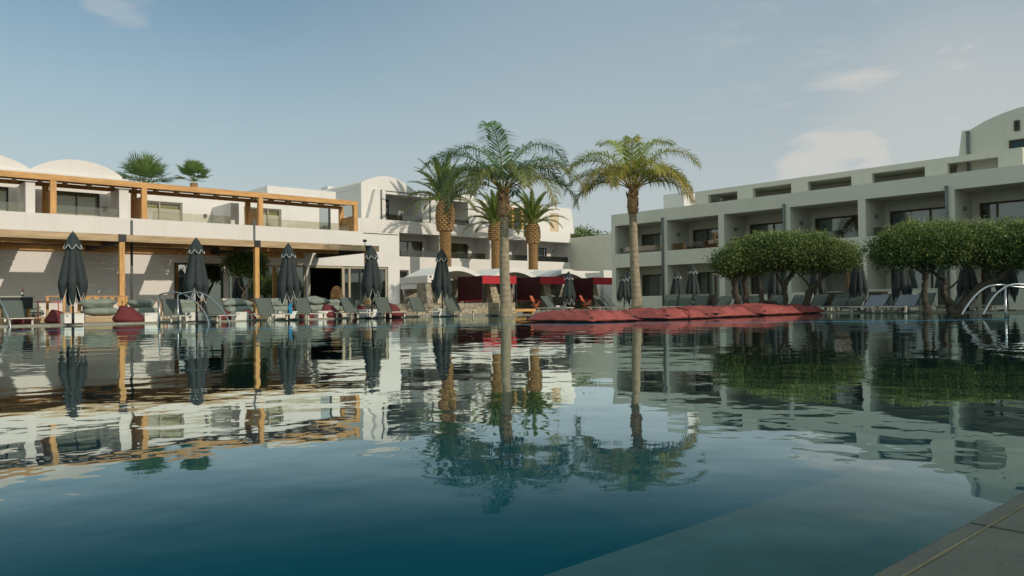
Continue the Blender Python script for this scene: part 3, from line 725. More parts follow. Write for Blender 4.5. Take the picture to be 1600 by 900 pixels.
# ================================================================== CABANAS
def cabana(x0, lab, g, fin):
    t = thing('cabana', lab, 'cabana', (x0, 43, 0.1), group=g)
    # vault roof: white shell, axis along Y
    X0, X1 = x0-2.35, x0+2.55
    pts_o, pts_i = [], []
    n = 20
    for k in range(n+1):
        s_ = k/n; x = X0+(X1-X0)*s_
        z = 2.42+0.76*math.sin(PI*s_)**1.1; pts_o.append((x, z))
    for k in range(n+1):
        s_ = k/n; x = X0+0.25+(X1-X0-0.5)*s_
        z = 2.26+0.58*math.sin(PI*s_)**1.1; pts_i.append((x, z))
    m = MB()
    for k in range(n):
        a, b, c, d = pts_o[k], pts_o[k+1], pts_i[k+1], pts_i[k]
        m.prism([a, b, c, d], 'y', 42.8, 46.0, smooth=False)
    m.build('vaulted_roof', P_CANOPY, t)
    MB().box(X0+0.02, X1-0.02, 45.7, 45.95, 0.3, 2.3).build('back_wall', RUBBLE_G, t)
    # battered stone fin at the right
    fx = x0+3.05
    a_, b_, c_, d_ = [on_y(qx, qy, 40.45) for qx, qy in fin]
    MB().prism([(a_.x, 0.04), (b_.x, 0.04), (c_.x, c_.z), (d_.x, c_.z)], 'y', 40.45, 41.0).build('stone_fin', RUBBLE, t)
    MB().box(fx-0.2, fx+0.1, 43.0, 45.69, 0.04, 2.25).build('side_wall', RUBBLE_G, t)
    return t
def canopy_frame(xa, xb, lab, g):
    t = thing('canopy', lab, 'canopy', (xa, 40, DZ), group=g)
    fr = MB(); r = 0.035
    for x in (xa, xb):
        for y in (40.0, 42.6): fr.box(x-r, x+r, y-r, y+r, DZ, 2.40)
    for y in (40.0, 42.6): fr.box(xa+r, xb-r, y-r, y+r, 2.33, 2.40)
    for x in (xa, xb): fr.box(x-r, x+r, 40.0+r, 42.6-r, 2.33, 2.40)
    fr.build('frame', DARK_METAL, t)
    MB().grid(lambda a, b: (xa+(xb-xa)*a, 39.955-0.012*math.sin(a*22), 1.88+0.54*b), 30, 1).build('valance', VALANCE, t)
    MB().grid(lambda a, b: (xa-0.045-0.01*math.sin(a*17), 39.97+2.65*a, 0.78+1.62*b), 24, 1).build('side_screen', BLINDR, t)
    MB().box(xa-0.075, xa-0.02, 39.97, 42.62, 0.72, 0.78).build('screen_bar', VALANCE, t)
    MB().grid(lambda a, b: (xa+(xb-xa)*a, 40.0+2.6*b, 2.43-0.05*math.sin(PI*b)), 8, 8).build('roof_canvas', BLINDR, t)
    return t
cg = 'vaulted cabanas in a row beyond the pool'
cabana(32.65, 'white vaulted cabana nearest the hotel wing, partly behind the slate parasol', cg, ((773, 486), (786, 486), (773, 440), (764, 440)))
cabana(38.0, 'white vaulted cabana in the middle, behind the trunk of the tall green palm', cg, ((855, 486), (866, 486), (858, 440), (848, 440)))
cabana(43.5, 'white vaulted cabana furthest right, next to the lit annexe wall', cg, ((931, 488), (939, 488), (931, 440), (925, 440)))
kg = 'red screened canopies before the cabanas'
canopy_frame(32.62, 35.64, 'dark framed canopy with crimson valance, left of the tall palm trunk', kg)
canopy_frame(37.90, 40.68, 'dark framed canopy with crimson valance, behind the furled parasol', kg)
canopy_frame(43.45, 46.55, 'dark framed canopy with crimson valance, rightmost against the grey wing', kg)
# first service hut with a stone base, shaded side towards the pool
HT = thing('pool_hut', 'small hut with battered rubble stone piers and a rendered side beam', 'hut', (30.2, 43, DZ))
MB().prism([(42.8, 2.0), (47.6, 2.0), (47.6, 2.42), (42.8, 2.50)], 'x', 30.18, 30.5).build('side_beam', P_WHITE, HT)
MB().prism([(42.6, 0.04), (44.1, 0.04), (43.9, 1.99), (42.95, 1.99)], 'x', 30.1, 30.6).build('stone_pier', RUBBLE_G, HT)
MB().prism([(46.2, 0.04), (48.2, 0.04), (47.9, 1.99), (46.5, 1.99)], 'x', 30.1, 30.6).build('stone_pier', RUBBLE_G, HT)
MB().box(30.25, 30.45, 44.2, 46.2, 1.62, 1.98).build('roller_box', BLIND, HT)
MB().prism([(30.65, 0.04), (31.7, 0.04), (30.95, 2.25), (30.65, 2.25)], 'y', 42.3, 42.75).build('stone_fin', RUBBLE, HT)
lamp(HT, (31.0, 42.7, 2.2), 1)
WL = thing('stone_wall', 'long low rubble stone wall with grey top course in front of the cabanas', 'wall', (27, 33, DZ))
a, b = Vector((19.7, 33.4)), Vector((27.1, 31.6))
def strip(pa, pb, th, z0, z1):
    d = (pb-pa).normalized(); n_ = Vector((-d.y, d.x))*th
    return MB().prism([tuple(pa), tuple(pb), tuple(pb+n_), tuple(pa+n_)], 'z', z0, z1)
strip(a, b, 0.5, DZ, 0.30).build('wall', RUBBLE, WL)
strip(a+Vector((0.05, 0.35)), b+Vector((0.05, 0.35)), 0.4, 0.301, 0.60).build('upper_course', RUBBLE_G, WL)
PB = thing('stone_block', 'square rubble stone block standing at the foot of the tall palm', 'pillar', (26.0, 29.5, DZ))
pbx = at_depth(785, 36.0)
MB().box(pbx.x-0.5, pbx.x+0.5, pbx.y-0.35, pbx.y+0.45, DZ, 0.60).build('block', RUBBLE, PB, bevel=0.02)

# ================================================================== PALMS
def rvec(r): return Vector((r.uniform(-1,1), r.uniform(-1,1), r.uniform(-1,1)))
def frond(m, base, az, el, L, droop, nleaf, leafL, width, hang, r, age=0.0, vee=0.3, rach=0.03, power=1.4, dry=0.0, taper0=0.18, segs=2):
    """one feather frond: bent rachis with leaflets on both sides"""
    n = 14; pts = [Vector(base)]; dirs = []; e = el
    for k in range(n):
        s = (k+0.5)/n; e = el - droop*s**power
        d = Vector((math.cos(az)*math.cos(e), math.sin(az)*math.cos(e), math.sin(e))); dirs.append(d)
        pts.append(pts[-1] + d*(L/n))
    i0 = len(m.v)
    m.tube(pts, [rach*(1-0.85*k/n) for k in range(n+1)], 5, cap=False)
    m.age += [(0.75, 0.35+dry*0.5)]*(len(m.v)-i0)
    side0 = Vector((-math.sin(az), math.cos(az), 0))
    for k in range(nleaf):
        s = taper0 + (1-taper0)*(k+r.random()*0.7)/nleaf
        if s > 1: s = 1
        fi = min(n-1, int(s*n)); fr = s*n-fi
        p = pts[fi].lerp(pts[min(n, fi+1)], min(1, fr)); d = dirs[fi]; up = side0.cross(d)
        if up.z < 0: up = -up
        prof = math.sin(PI*min(1, (0.12+0.88*s))**0.9)**0.55 if s < 0.98 else 0.3
        prof = max(prof, 0.25)
        for sg in (-1, 1):
            LL = leafL*prof*(0.85+0.3*r.random())
            v = (side0*sg*(1.0) + d*(0.55+0.5*s) + up*(vee+r.uniform(-0.38, 0.38))).normalized()
            w = d.cross(v).normalized(); wd = width*(0.8+0.4*r.random())
            t1 = v
            t2 = (v*(1-hang) + Vector((0,0,-1))*hang*(0.9+0.5*r.random())).normalized()
            a = p; b_ = p + t1*LL*0.45; c = b_ + t2*LL*0.55
            wv = (v.cross(up)).normalized() if segs else w
            q = wv*wd*0.5
            i = len(m.v)
            m.v += [tuple(a-q*0.5), tuple(a+q*0.5), tuple(b_+q), tuple(b_-q), tuple(c)]
            m.f += [(i, i+1, i+2, i+3), (i+3, i+2, i+4)]; m.sm += [False, False]
            g = min(1, max(0, age + r.uniform(-0.3, 0.3)))
            dr = min(1, max(0, dry*(0.3+0.9*s) + r.uniform(-0.25, 0.12)*(1 if dry > 0 else 0)))
            tipd = min(1, dr + (0.15 if dry > 0 else 0.0))
            m.age += [(g, dr*0.7), (g, dr*0.7), (g, dr), (g, dr), (g, tipd)]
def toward(dx, dy):  # azimuth of a direction given to the right of / away from the viewer
    v = Vector((CR.x, CR.y))*dx + Vector((CF.x, CF.y))*dy
    return math.atan2(v.y, v.x)
def queen_palm(px, depth, top_y, base_z, label, leaf, fr_list, r0, name='queen_palm', lean=0.0):
    p = at_depth(px, depth, base_z)
    zc = EYE.z + (470.5 + (800-px)*0.0125*1.0 - top_y)/FPX*depth
    t = thing(name, label, 'palm tree', p)
    H_ = zc-base_z; r = random.Random(int(px)); path, rad = [], []
    for k in range(25):
        s = k/24; path.append((p.x+lean*s+0.02*math.sin(s*9), p.y, base_z+H_*0.80*s)); rad.append(r0*(1.12-0.32*s+0.012*math.sin(k*2.3)) + (0.08*(1-s*8) if s < 0.12 else 0))
    MB().tube(path, rad, 16).build('trunk', TRUNK_Q, t)
    x1, y1, z1 = path[-1]
    m = MB(); pp_, rr_ = [], []
    for k in range(12):
        s = k/11; pp_.append((x1+0.03*s, y1, z1-0.02+(H_*0.24)*s)); rr_.append(r0*(0.95+0.40*math.sin(PI*min(1, s*1.1))**0.8*(1-0.35*s))*(1.0-0.25*s))
    m.tube(pp_, rr_, 12)
    for k in range(46):
        a = r.uniform(0, 2*PI); s = r.random(); zz = z1+H_*0.22*s; rr = r0*1.15
        b0 = Vector((x1+math.cos(a)*rr*0.8, y1+math.sin(a)*rr*0.8, zz)); b1 = b0+Vector((math.cos(a)*0.10, math.sin(a)*0.10, 0.22))
        m.tube([b0, b1], [0.05, 0.012], 5)
    m.build('crown_sheath', TRUNK_QF, t)
    c = Vector((x1+0.03, y1, zc))
    lm = MB(); lm.age = []
    for (dx, dy, el, L, droop, dry, age) in fr_list:
        az = toward(dx, dy)+r.uniform(-0.08, 0.08)
        frond(lm, c + Vector((math.cos(az)*0.10, math.sin(az)*0.10, 0)), az, math.radians(el), L*(1.36 if el > 70 else 1.08), math.radians(droop), 74, 1.12, 0.040, 0.45, r, age=age, dry=dry, vee=0.30, rach=0.035)
    lm.build('crown', leaf, t)
    return t
# (right, away, start elevation, length, droop, dryness, age)
Q1 = [(-1, .1, 64, 4.1, 118, 0.0, .35), (-1, .5, 52, 3.6, 112, 0.0, .15), (-.6, .3, 82, 3.5, 150, 0.0, .35), (-.15, -.5, 86, 3.2, 118, 0.0, .95), (.45, .3, 80, 3.7, 138, 0.0, .45),
      (1, .1, 68, 3.7, 152, 0.05, .5), (.9, .6, 58, 3.6, 120, 0.0, .1), (1, -.25, 48, 4.2, 138, 0.35, .5), (1, .1, 34, 3.6, 118, 0.15, .3), (-.9, -.4, 56, 3.4, 158, 0.15, .4), (-1, -.6, 40, 3.3, 140, 0.25, .4),
      (-.5, -1, 46, 2.9, 140, 0.35, .5), (.4, -1, 52, 3.0, 138, 0.3, .5), (.2, 1, 50, 3.4, 110, 0.0, .0), (-.4, .9, 60, 3.4, 105, 0.0, .0), (-1, .3, 30, 3.1, 112, 0.1, .2), (.8, -.8, 36, 3.3, 130, .4, .5)]
Q2 = [(-1, .1, 62, 3.7, 122, 0.08, .6), (-.7, .5, 74, 3.3, 130, 0.05, .8), (-.2, .4, 86, 3.1, 100, 0.1, 1.), (.35, .3, 84, 3.2, 105, 0.1, .95), (.8, .1, 74, 3.3, 136, 0.22, .9), (1, .3, 60, 3.0, 126, 0.25, .7),
      (1, -.1, 42, 3.0, 112, 0.05, .4), (1, -.5, 34, 3.1, 116, 0.45, .6), (-1, -.1, 40, 3.5, 110, 0.1, .3), (-.9, -.6, 48, 3.4, 140, 0.45, .6), (-.5, -1, 52, 3.0, 140, 0.4, .6), (.3, -1, 60, 3.0, 130, 0.25, .8),
      (.3, 1, 50, 3.4, 100, 0.1, .2), (-.6, .9, 48, 3.4, 105, 0.1, .2), (.8, -.8, 44, 3.1, 130, 0.4, .6), (-.1, -.7, 80, 2.9, 120, .2, .9), (1, .1, 28, 3.2, 100, .3, .4), (-1, .4, 30, 3.1, 105, .15, .3)]
queen_palm(790, 33.5, 296, -0.1, 'tall green feather palm, foremost tree, its trunk rising from the pool edge', LEAF_Q1, Q1, 0.225, lean=-0.05)
queen_palm(995, 37.0, 293, DZ, 'feather palm with yellowing fronds and pale trunk behind the red covered daybeds', LEAF_Q2, Q2, 0.22, lean=-0.22)

def date_palm(px, z_neck, z_bot, label, crown, r0, n_fr, seed, Y=50.5, yellow=0.25):
    d = ray(px, 400); p = EYE + d*(Y/d.y); p = Vector((p.x, p.y, DZ))
    t = thing('date_palm', label, 'palm tree', p, group='date palms before the middle block'); r = random.Random(seed)
    path = [(p.x, p.y, DZ+(z_bot-DZ)*k/10) for k in range(11)]
    m = MB().tube(path, [r0*(1.08-0.1*k/10+0.02*math.sin(k*2)) for k in range(11)], 14)
    z = 3.0
    row = 0
    while z < z_bot:
        for j in range(11):
            a = 2*PI*(j+0.5*(row % 2))/11; c = Vector((p.x+math.cos(a)*r0*1.0, p.y+math.sin(a)*r0*1.0, z))
            m.obox(c, 0.10, 0.26, 0.14, Matrix.Rotation(a, 3, 'Z') @ Matrix.Rotation(0.35, 3, 'Y'))
        z += 0.19; row += 1
    m.build('trunk', TRUNK_D, t)
    # pineapple of cut frond bases
    m = MB(); H_ = z_neck-z_bot; ph = 0
    prof = lambda s: r0*(1.2+0.56*math.sin(PI*min(1, 0.18+s*0.80))) * (1.0 if s < 0.8 else 1-(s-0.8)*1.6)
    m.tube([(p.x, p.y, z_bot+H_*k/10) for k in range(11)], [prof(k/10)*0.86 for k in range(11)], 14)
    z = 0.0; row = 0
    while z < 1.0:
        for j in range(11):
            a = 2*PI*(j+0.5*(row % 2))/11 + r.uniform(-.05, .05); rr = prof(z)*0.92
            c = Vector((p.x+math.cos(a)*rr, p.y+math.sin(a)*rr, z_bot+H_*z))
            m.obox(c, 0.22, 0.22*prof(z)/r0*0.75, 0.12, Matrix.Rotation(a+r.uniform(-.1, .1), 3, 'Z') @ Matrix.Rotation(-0.55+r.uniform(-.12, .12), 3, 'Y'))
        z += 0.17/H_; row += 1
    m.build('cut_frond_head', BOOT, t)
    c = Vector((p.x, p.y, z_neck-0.1)); lm = MB(); lm.age = []
    for k in range(n_fr):
        s = (k+0.5)/n_fr; az = k*2.399963+seed; el = 86-78*s**1.15+r.uniform(-5, 5)
        frond(lm, c+Vector((math.cos(az)*0.15, math.sin(az)*0.15, 0)), az, math.radians(el), crown*(0.9+0.2*r.random()), math.radians(36+44*s), 84, 0.50*crown/3.6, 0.048, 0.10, r,
              age=0.2+yellow, dry=0.06, vee=0.45, rach=0.06, power=1.7, taper0=0.14)
    lm.build('crown', LEAF_D, t)
date_palm(696, 9.0, 6.5, 'date palm with the fullest crown, leftmost of the three date palms', 3.7, 0.42, 36, 1)
date_palm(775, 7.45, 6.0, 'shorter date palm half hidden by the tall palm trunk', 3.1, 0.35, 30, 2)
date_palm(833, 7.7, 5.9, 'date palm with a bulging brown cut head, rightmost of the three', 3.2, 0.37, 30, 3)

def fan_palm(px, py, depth, label, R_, n, seed, trunk_r=0.25):
    base = EYE + ray(px, py)*depth; t = thing('fan_palm', label, 'palm tree', (base.x, base.y, DZ), group='fan palms behind the white wing'); r = random.Random(seed)
    MB().tube([(base.x, base.y, DZ+(base.z-0.2)*k/8) for k in range(9)], [trunk_r*(1.2 if k < 7 else 1.45) for k in range(9)], 10).build('trunk', TRUNK_D, t)
    lm = MB(); lm.age = []
    for k in range(n):
        az = k*2.4+seed; el = math.radians(88-88*((k+.5)/n)**0.9); d = Vector((math.cos(az)*math.cos(el), math.sin(az)*math.cos(el), math.sin(el)))
        pl = R_*0.52*(0.85+0.3*r.random()); i0 = len(lm.v); lm.tube([base, base+d*pl*0.6, base+d*pl], [0.03, 0.02, 0.015], 4, cap=False); lm.age += [(0.6, 0.1)]*(len(lm.v)-i0)
        c = base+d*pl; side = d.cross(Vector((0,0,1)));
        if side.length < 0.05: side = Vector((1,0,0))
        side.normalize(); up = side.cross(d).normalized()
        for j in range(20):
            a = math.radians(-85+170*(j+r.random()*0.5)/20); v = (d*math.cos(a)+side*math.sin(a)+up*0.12).normalized()
            L = R_*0.52*(0.75+0.25*math.cos(a))*(0.85+0.25*r.random()); w = v.cross(up).normalized()*0.045
            tip = c+v*L*0.72+(v*0.9+Vector((0,0,-1))*0.35).normalized()*L*0.34
            mid = c+v*L*0.70; i = len(lm.v)
            lm.v += [tuple(c-w*0.3), tuple(c+w*0.3), tuple(mid+w), tuple(mid-w), tuple(tip)]; lm.f += [(i,i+1,i+2,i+3),(i+3,i+2,i+4)]; lm.sm += [False, False]
            g = r.random(); dd = 0.5*r.random() if el < 0.2 else 0.0; lm.age += [(g, dd)]*4+[(g, min(1, dd+0.35))]
    lm.build('crown', LEAF_W, t)
fan_palm(226, 292, 62, 'broad fan palm rising behind the white roof, left of the pair', 2.7, 24, 4)
fan_palm(303, 283, 62, 'small round fan palm rising behind the white roof, right of the pair', 1.75, 17, 9, 0.2)

# ================================================================== TREES
def leafcloud(m, blobs, n, r, size, shell=0.55, flat=0.6, tone=None):
    """leaf faces in clumps spread through the volume of several overlapping ellipsoids"""
    tot = sum(b[3]*b[4]*b[5] for b in blobs)
    for bx, by, bz, rx, ry, rz in blobs:
        cn = int(n*(rx*ry*rz)/tot/22)+1
        for _ in range(cn):
            d = rvec(r)
            while d.length > 1 or d.length < 0.05: d = rvec(r)
            d.normalize(); s = (shell + (1-shell)*r.random()**0.6)*(0.74+0.36*r.random()**1.3)
            c = Vector((bx+d.x*rx*s, by+d.y*ry*s, bz+d.z*rz*s)); cs = size*2.9*(0.6+0.9*r.random())
            tn = r.random()
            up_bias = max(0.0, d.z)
            for _ in range(22):
                o = rvec(r); p = c+Vector((o.x*cs, o.y*cs, o.z*cs*0.8))
                ax = (rvec(r)+Vector((0,0,0.5+0.8*up_bias))).normalized(); w = ax.cross(rvec(r))
                if w.length < 0.05: continue
                w.normalize(); L = size*(0.7+0.7*r.random()); W = size*flat*0.5*(0.7+0.5*r.random())
                i = len(m.v)
                m.v += [tuple(p-w*W*0.4), tuple(p+ax*L*0.5-w*W), tuple(p+ax*L), tuple(p+ax*L*0.5+w*W)]
                m.f.append((i, i+1, i+2, i+3)); m.sm.append(False)
                g = min(1, max(0, 0.05+0.30*tn+0.45*up_bias**2*(s > 0.85)+r.uniform(-0.2, 0.25))); m.age += [(g, max(0, r.uniform(-0.6, 0.5)) if (tone or 0) > r.random() else 0)]*4  # upper outer leaves coloured lighter to stand in for sunlit crown tops
def limb(m, pts, radii, r, n=9, wob=0.05):
    # smooth polyline with gnarls
    out, rad = [], []
    P = [Vector(p) for p in pts]
    for k in range(len(P)-1):
        p0, p1, p2, p3 = P[max(0, k-1)], P[k], P[k+1], P[min(len(P)-1, k+2)]
        for j in range(6):
            t = j/6; q = 0.5*((2*p1)+(-p0+p2)*t+(2*p0-5*p1+4*p2-p3)*t*t+(-p0+3*p1-3*p2+p3)*t*t*t)
            rr = radii[k]*(1-t)+radii[k+1]*t
            out.append(q+rvec(r)*wob*rr*1.6); rad.append(rr*(1+r.uniform(-0.14, 0.16)))
    out.append(P[-1]); rad.append(radii[-1]); m.tube(out, rad, n)
def V(px, py, d): return EYE + ray(px, py)*d
def olive(name_lab, limbs, blobs, n, seed, size=0.10, nm='olive_tree', leaf=None, tone=0.5, group='clipped olive trees by the pool'):
    r = random.Random(seed); b = limbs[0][0][0]; base = Vector((b.x, b.y, DZ))
    t = thing(nm, name_lab, 'tree', base, group=group)
    m = MB()
    for pts, rad in limbs: limb(m, pts, [q*0.80 for q in rad], r, wob=0.16)
    m.build('trunk', BARK, t)
    lm = MB(); lm.age = []
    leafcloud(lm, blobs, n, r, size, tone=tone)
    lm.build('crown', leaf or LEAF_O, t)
    return t
def blob(px, py, d, wpx, hpx, dep):
    c = V(px, py, d); return (c.x, c.y, c.z, wpx/FPX*d, dep, hpx/FPX*d)
D1 = 32.0
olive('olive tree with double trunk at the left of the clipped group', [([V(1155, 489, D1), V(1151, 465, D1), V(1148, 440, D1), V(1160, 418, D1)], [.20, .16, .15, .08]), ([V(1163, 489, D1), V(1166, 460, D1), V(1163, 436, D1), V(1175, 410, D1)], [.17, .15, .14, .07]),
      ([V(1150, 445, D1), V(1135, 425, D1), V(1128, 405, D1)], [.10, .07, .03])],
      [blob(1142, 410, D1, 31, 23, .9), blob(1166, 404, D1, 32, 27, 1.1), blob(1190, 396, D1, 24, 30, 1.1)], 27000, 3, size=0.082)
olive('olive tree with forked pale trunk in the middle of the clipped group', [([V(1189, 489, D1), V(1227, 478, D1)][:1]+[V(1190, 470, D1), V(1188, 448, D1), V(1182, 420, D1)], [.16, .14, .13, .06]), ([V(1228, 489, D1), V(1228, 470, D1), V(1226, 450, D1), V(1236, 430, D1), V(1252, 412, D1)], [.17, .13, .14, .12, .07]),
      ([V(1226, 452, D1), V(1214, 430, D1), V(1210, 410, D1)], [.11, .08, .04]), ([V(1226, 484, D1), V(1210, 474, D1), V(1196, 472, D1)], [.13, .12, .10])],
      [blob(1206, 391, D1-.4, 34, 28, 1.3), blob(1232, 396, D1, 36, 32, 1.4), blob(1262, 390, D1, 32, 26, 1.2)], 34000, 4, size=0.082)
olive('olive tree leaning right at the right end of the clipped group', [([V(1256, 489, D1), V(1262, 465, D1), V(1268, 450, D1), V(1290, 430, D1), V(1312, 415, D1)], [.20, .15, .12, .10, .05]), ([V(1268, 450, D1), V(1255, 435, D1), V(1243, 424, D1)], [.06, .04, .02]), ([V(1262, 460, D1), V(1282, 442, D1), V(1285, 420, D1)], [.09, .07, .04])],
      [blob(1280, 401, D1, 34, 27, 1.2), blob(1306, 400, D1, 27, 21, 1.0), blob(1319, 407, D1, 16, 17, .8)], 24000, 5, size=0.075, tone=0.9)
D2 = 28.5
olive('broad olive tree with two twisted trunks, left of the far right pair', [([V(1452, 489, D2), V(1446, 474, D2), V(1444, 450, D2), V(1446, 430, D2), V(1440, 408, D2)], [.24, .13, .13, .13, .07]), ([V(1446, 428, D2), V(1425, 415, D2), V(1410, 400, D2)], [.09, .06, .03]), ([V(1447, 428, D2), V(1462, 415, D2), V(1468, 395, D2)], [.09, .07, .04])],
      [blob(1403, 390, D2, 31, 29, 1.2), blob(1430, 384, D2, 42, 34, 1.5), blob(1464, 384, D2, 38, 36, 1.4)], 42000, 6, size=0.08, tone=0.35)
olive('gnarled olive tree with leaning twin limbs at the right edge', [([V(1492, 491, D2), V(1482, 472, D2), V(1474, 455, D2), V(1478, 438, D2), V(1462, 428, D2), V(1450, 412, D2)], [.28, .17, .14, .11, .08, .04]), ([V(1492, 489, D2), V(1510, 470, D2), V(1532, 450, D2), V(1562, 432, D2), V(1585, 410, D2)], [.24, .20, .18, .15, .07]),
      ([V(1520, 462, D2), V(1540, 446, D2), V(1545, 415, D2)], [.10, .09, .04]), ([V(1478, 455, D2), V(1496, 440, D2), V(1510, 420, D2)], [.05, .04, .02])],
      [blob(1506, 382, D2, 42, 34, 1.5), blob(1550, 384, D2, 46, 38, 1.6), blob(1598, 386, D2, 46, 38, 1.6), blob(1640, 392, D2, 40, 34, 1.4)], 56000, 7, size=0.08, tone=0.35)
D3 = 41.8
def YV(px, py): return on_y(px, py, 37.6)
g3 = YV(383, 476)
olive('round topped ficus tree growing by the glass front under the pergola', [([YV(383, 478), YV(380, 462), YV(388, 446), YV(392, 432), YV(384, 416)], [.14, .10, .08, .07, .04]), ([YV(384, 460), YV(374, 445), YV(372, 428)], [.06, .05, .03])],
      [(YV(374, 412).x, 37.6, YV(374, 412).z, .75, .6, .48), (YV(392, 412).x, 37.6, YV(392, 412).z, .75, .7, .62), (YV(400, 425).x, 37.6, YV(400, 425).z, .4, .4, .35)], 9000, 8, size=0.11, nm='ficus_tree', tone=0.1, group='')
# distant shrub above the corner wall
olive('loose shrubby tree showing over the corner wall', [([Vector((76, 74, 0)), Vector((76.2, 74, 4)), Vector((76, 74, 8))], [.2, .18, .08])],
      [(75.0, 72, 9.0, 2.3, 2, 1.2), (77.3, 72.0, 9.2, 2.0, 2, 1.0), (79.5, 71, 8.9, 1.6, 2, .9)], 5000, 12, size=0.26, nm='shrubby_tree', tone=0.8, group='')
# hedge behind the viewer, seen only mirrored in the ground floor glass
hg = thing('hedge', 'tall clipped dark green hedge across the lawn, mirrored in the glass doors', 'hedge', (60, -26, DZ))
lm = MB(); lm.age = []; rh_ = random.Random(5)
leafcloud(lm, [(43+k*4.0, -26, 1.9, 3.0, 1.4, 2.0+0.5*rh_.random()) for k in range(10)], 12000, rh_, 0.5, shell=0.3, flat=0.9)
lm.build('leaves', LEAF_H, hg)
MB().box(41, 81, -26.5, -25.5, DZ, 2.6).build('stems', BARK, hg)

# ================================================================== PARASOLS
def make_parasol(seed, H_=3.0, clen=2.05, rmax=0.54, dark=False):
    r = random.Random(seed)
    t = thing('parasol', '', 'parasol')
    LMB().tube([(0,0,0), (0,0,H_-0.15)], 0.028, 10).build('pole', DARK_METAL, t)
    LMB().tube([(0,0,0.0), (0,0,0.035)], 0.30, 20).tube([(0,0,0.035), (0,0,0.35)], 0.045, 10).build('base', DARK_METAL, t)
    nf = 7; ph = r.uniform(0, PI)
    amps = [r.uniform(0.75, 1.25) for _ in range(nf)]; hem = [r.uniform(-0.16, 0.14) for _ in range(nf)]
    def prof(s):        # s 0 top .. 1 bottom
        return rmax*(0.10+0.90*s**0.80)*(1-0.34*max(0, s-0.82)/0.18)
    def fold(th):
        k = (th+ph)/(2*PI)*nf; i = int(math.floor(k)) % nf; f = k-math.floor(k)
        return abs(math.sin(PI*f)), amps[i], hem[i]
    def surf(s, th, off=0.0):
        f, a, h = fold(th); sw = s**0.6
        rr = prof(s)*(1 - sw*0.36*(1-f)**1.5*a) + off
        sk = 0.32*sw*math.sin(3*th+ph)*0.25
        z = H_ - clen*s
        if s > 0.80: z += (s-0.80)/0.20*((0.34*(1-f)**1.1*a - 0.20*f) + h)
        return (rr*math.cos(th+sk), rr*math.sin(th+sk), z)
    c = LMB().grid(lambda a, b: surf(b, a*2*PI), 96, 22, closed_u=True).build('canopy', CANVAS, t)
    LMB().tube([surf(1.0, 2*PI*k/96, 0.004) for k in range(97)], 0.0085, 5).build('hem_piping', PIPING, c)
    # vent cap: small flared hood over the top
    def cap(s, th, off=0.0):
        f, a, h = fold(th); q = s**0.75
        rr = (0.02+0.25*q*(1-0.28*(1-f)*q))*rmax/0.47+off
        z = H_+0.02-0.50*s*clen/2.05
        if s > 0.7: z += (s-0.7)/0.3*(0.10*(1-f)-0.07*f)
        return (rr*math.cos(th), rr*math.sin(th), z)
    v = LMB().grid(lambda a, b: cap(b, a*2*PI), 64, 10, closed_u=True).build('vent_cap', CANVAS, t)
    LMB().tube([cap(1.0, 2*PI*k/64, 0.004) for k in range(65)], 0.008, 5).build('hem_piping', PIPING, v)
    LMB().tube([(0,0,H_-0.05), (0,0,H_+0.06)], [0.03, 0.012], 8).build('finial', DARK_METAL, t)
    return t
bpy.context.view_layer.update()
pL = [make_parasol(21), make_parasol(22)]
PG = 'furled slate parasols round the pool'
left_par = [(114, 26.6, 1.05, 0, 'furled slate parasol with white piping, leftmost, above the white cube'),
            (307, 28.6, 1.02, 1, 'furled slate parasol with white piping behind the arched handrails'),
            (451, 30.9, 1.0, 0, 'broad furled slate parasol in front of the wide dark glass, third from the left'),
            (581, 32.6, 1.0, 1, 'furled dark parasol by the end post of the terrace pergola'),
            (691, 35.2, 1.0, 0, 'furled dark parasol in front of the rubble stone hut')]
for i, (px, d, sc, k, lab) in enumerate(left_par):
    p = at_depth(px, d, DZ)
    place(pL[k], p, 0.9*i, lab, PG, (1.0, 1.0, sc))
pR = [make_parasol(31, 2.4, 1.75, 0.46), make_parasol(32, 2.4, 1.75, 0.48)]
right_par = [(889, 43.0, 0.92, 0, 'slim furled parasol between two crimson valances'),
             (975, 43.0, 0.86, 1, 'slim furled parasol just left of the pale palm trunk'),
             (984, 44.5, 0.93, 0, 'furled parasol almost hidden behind the pale palm trunk'),
             (1058, 41.0, 0.88, 1, 'shorter furled parasol of the two under the second balcony'),
             (1083, 41.5, 1.02, 0, 'taller furled parasol of the two under the second balcony'),
             (1157, 37.0, 0.93, 1, 'furled parasol behind the double trunk of the left olive tree'),
             (1212, 36.6, 1.0, 0, 'furled parasol between the left and middle olive trunks'),
             (1277, 35.5, 0.98, 1, 'furled parasol behind the leaning olive trunk'),
             (1342, 33.2, 1.0, 0, 'furled parasol standing in the gap between the olive trees'),
             (1410, 33.0, 0.93, 1, 'furled parasol below the left side of the broad olive crown'),
             (1512, 31.0, 0.98, 0, 'furled parasol behind the fork of the gnarled olive tree'),
             (1574, 30.5, 0.98, 1, 'furled parasol above the arch of the right handrail')]
for i, (px, d, sc, k, lab) in enumerate(right_par):
    place(pR[k], at_depth(px, d, DZ), 1.1*i, lab, PG, (1.0, 1.0, sc))

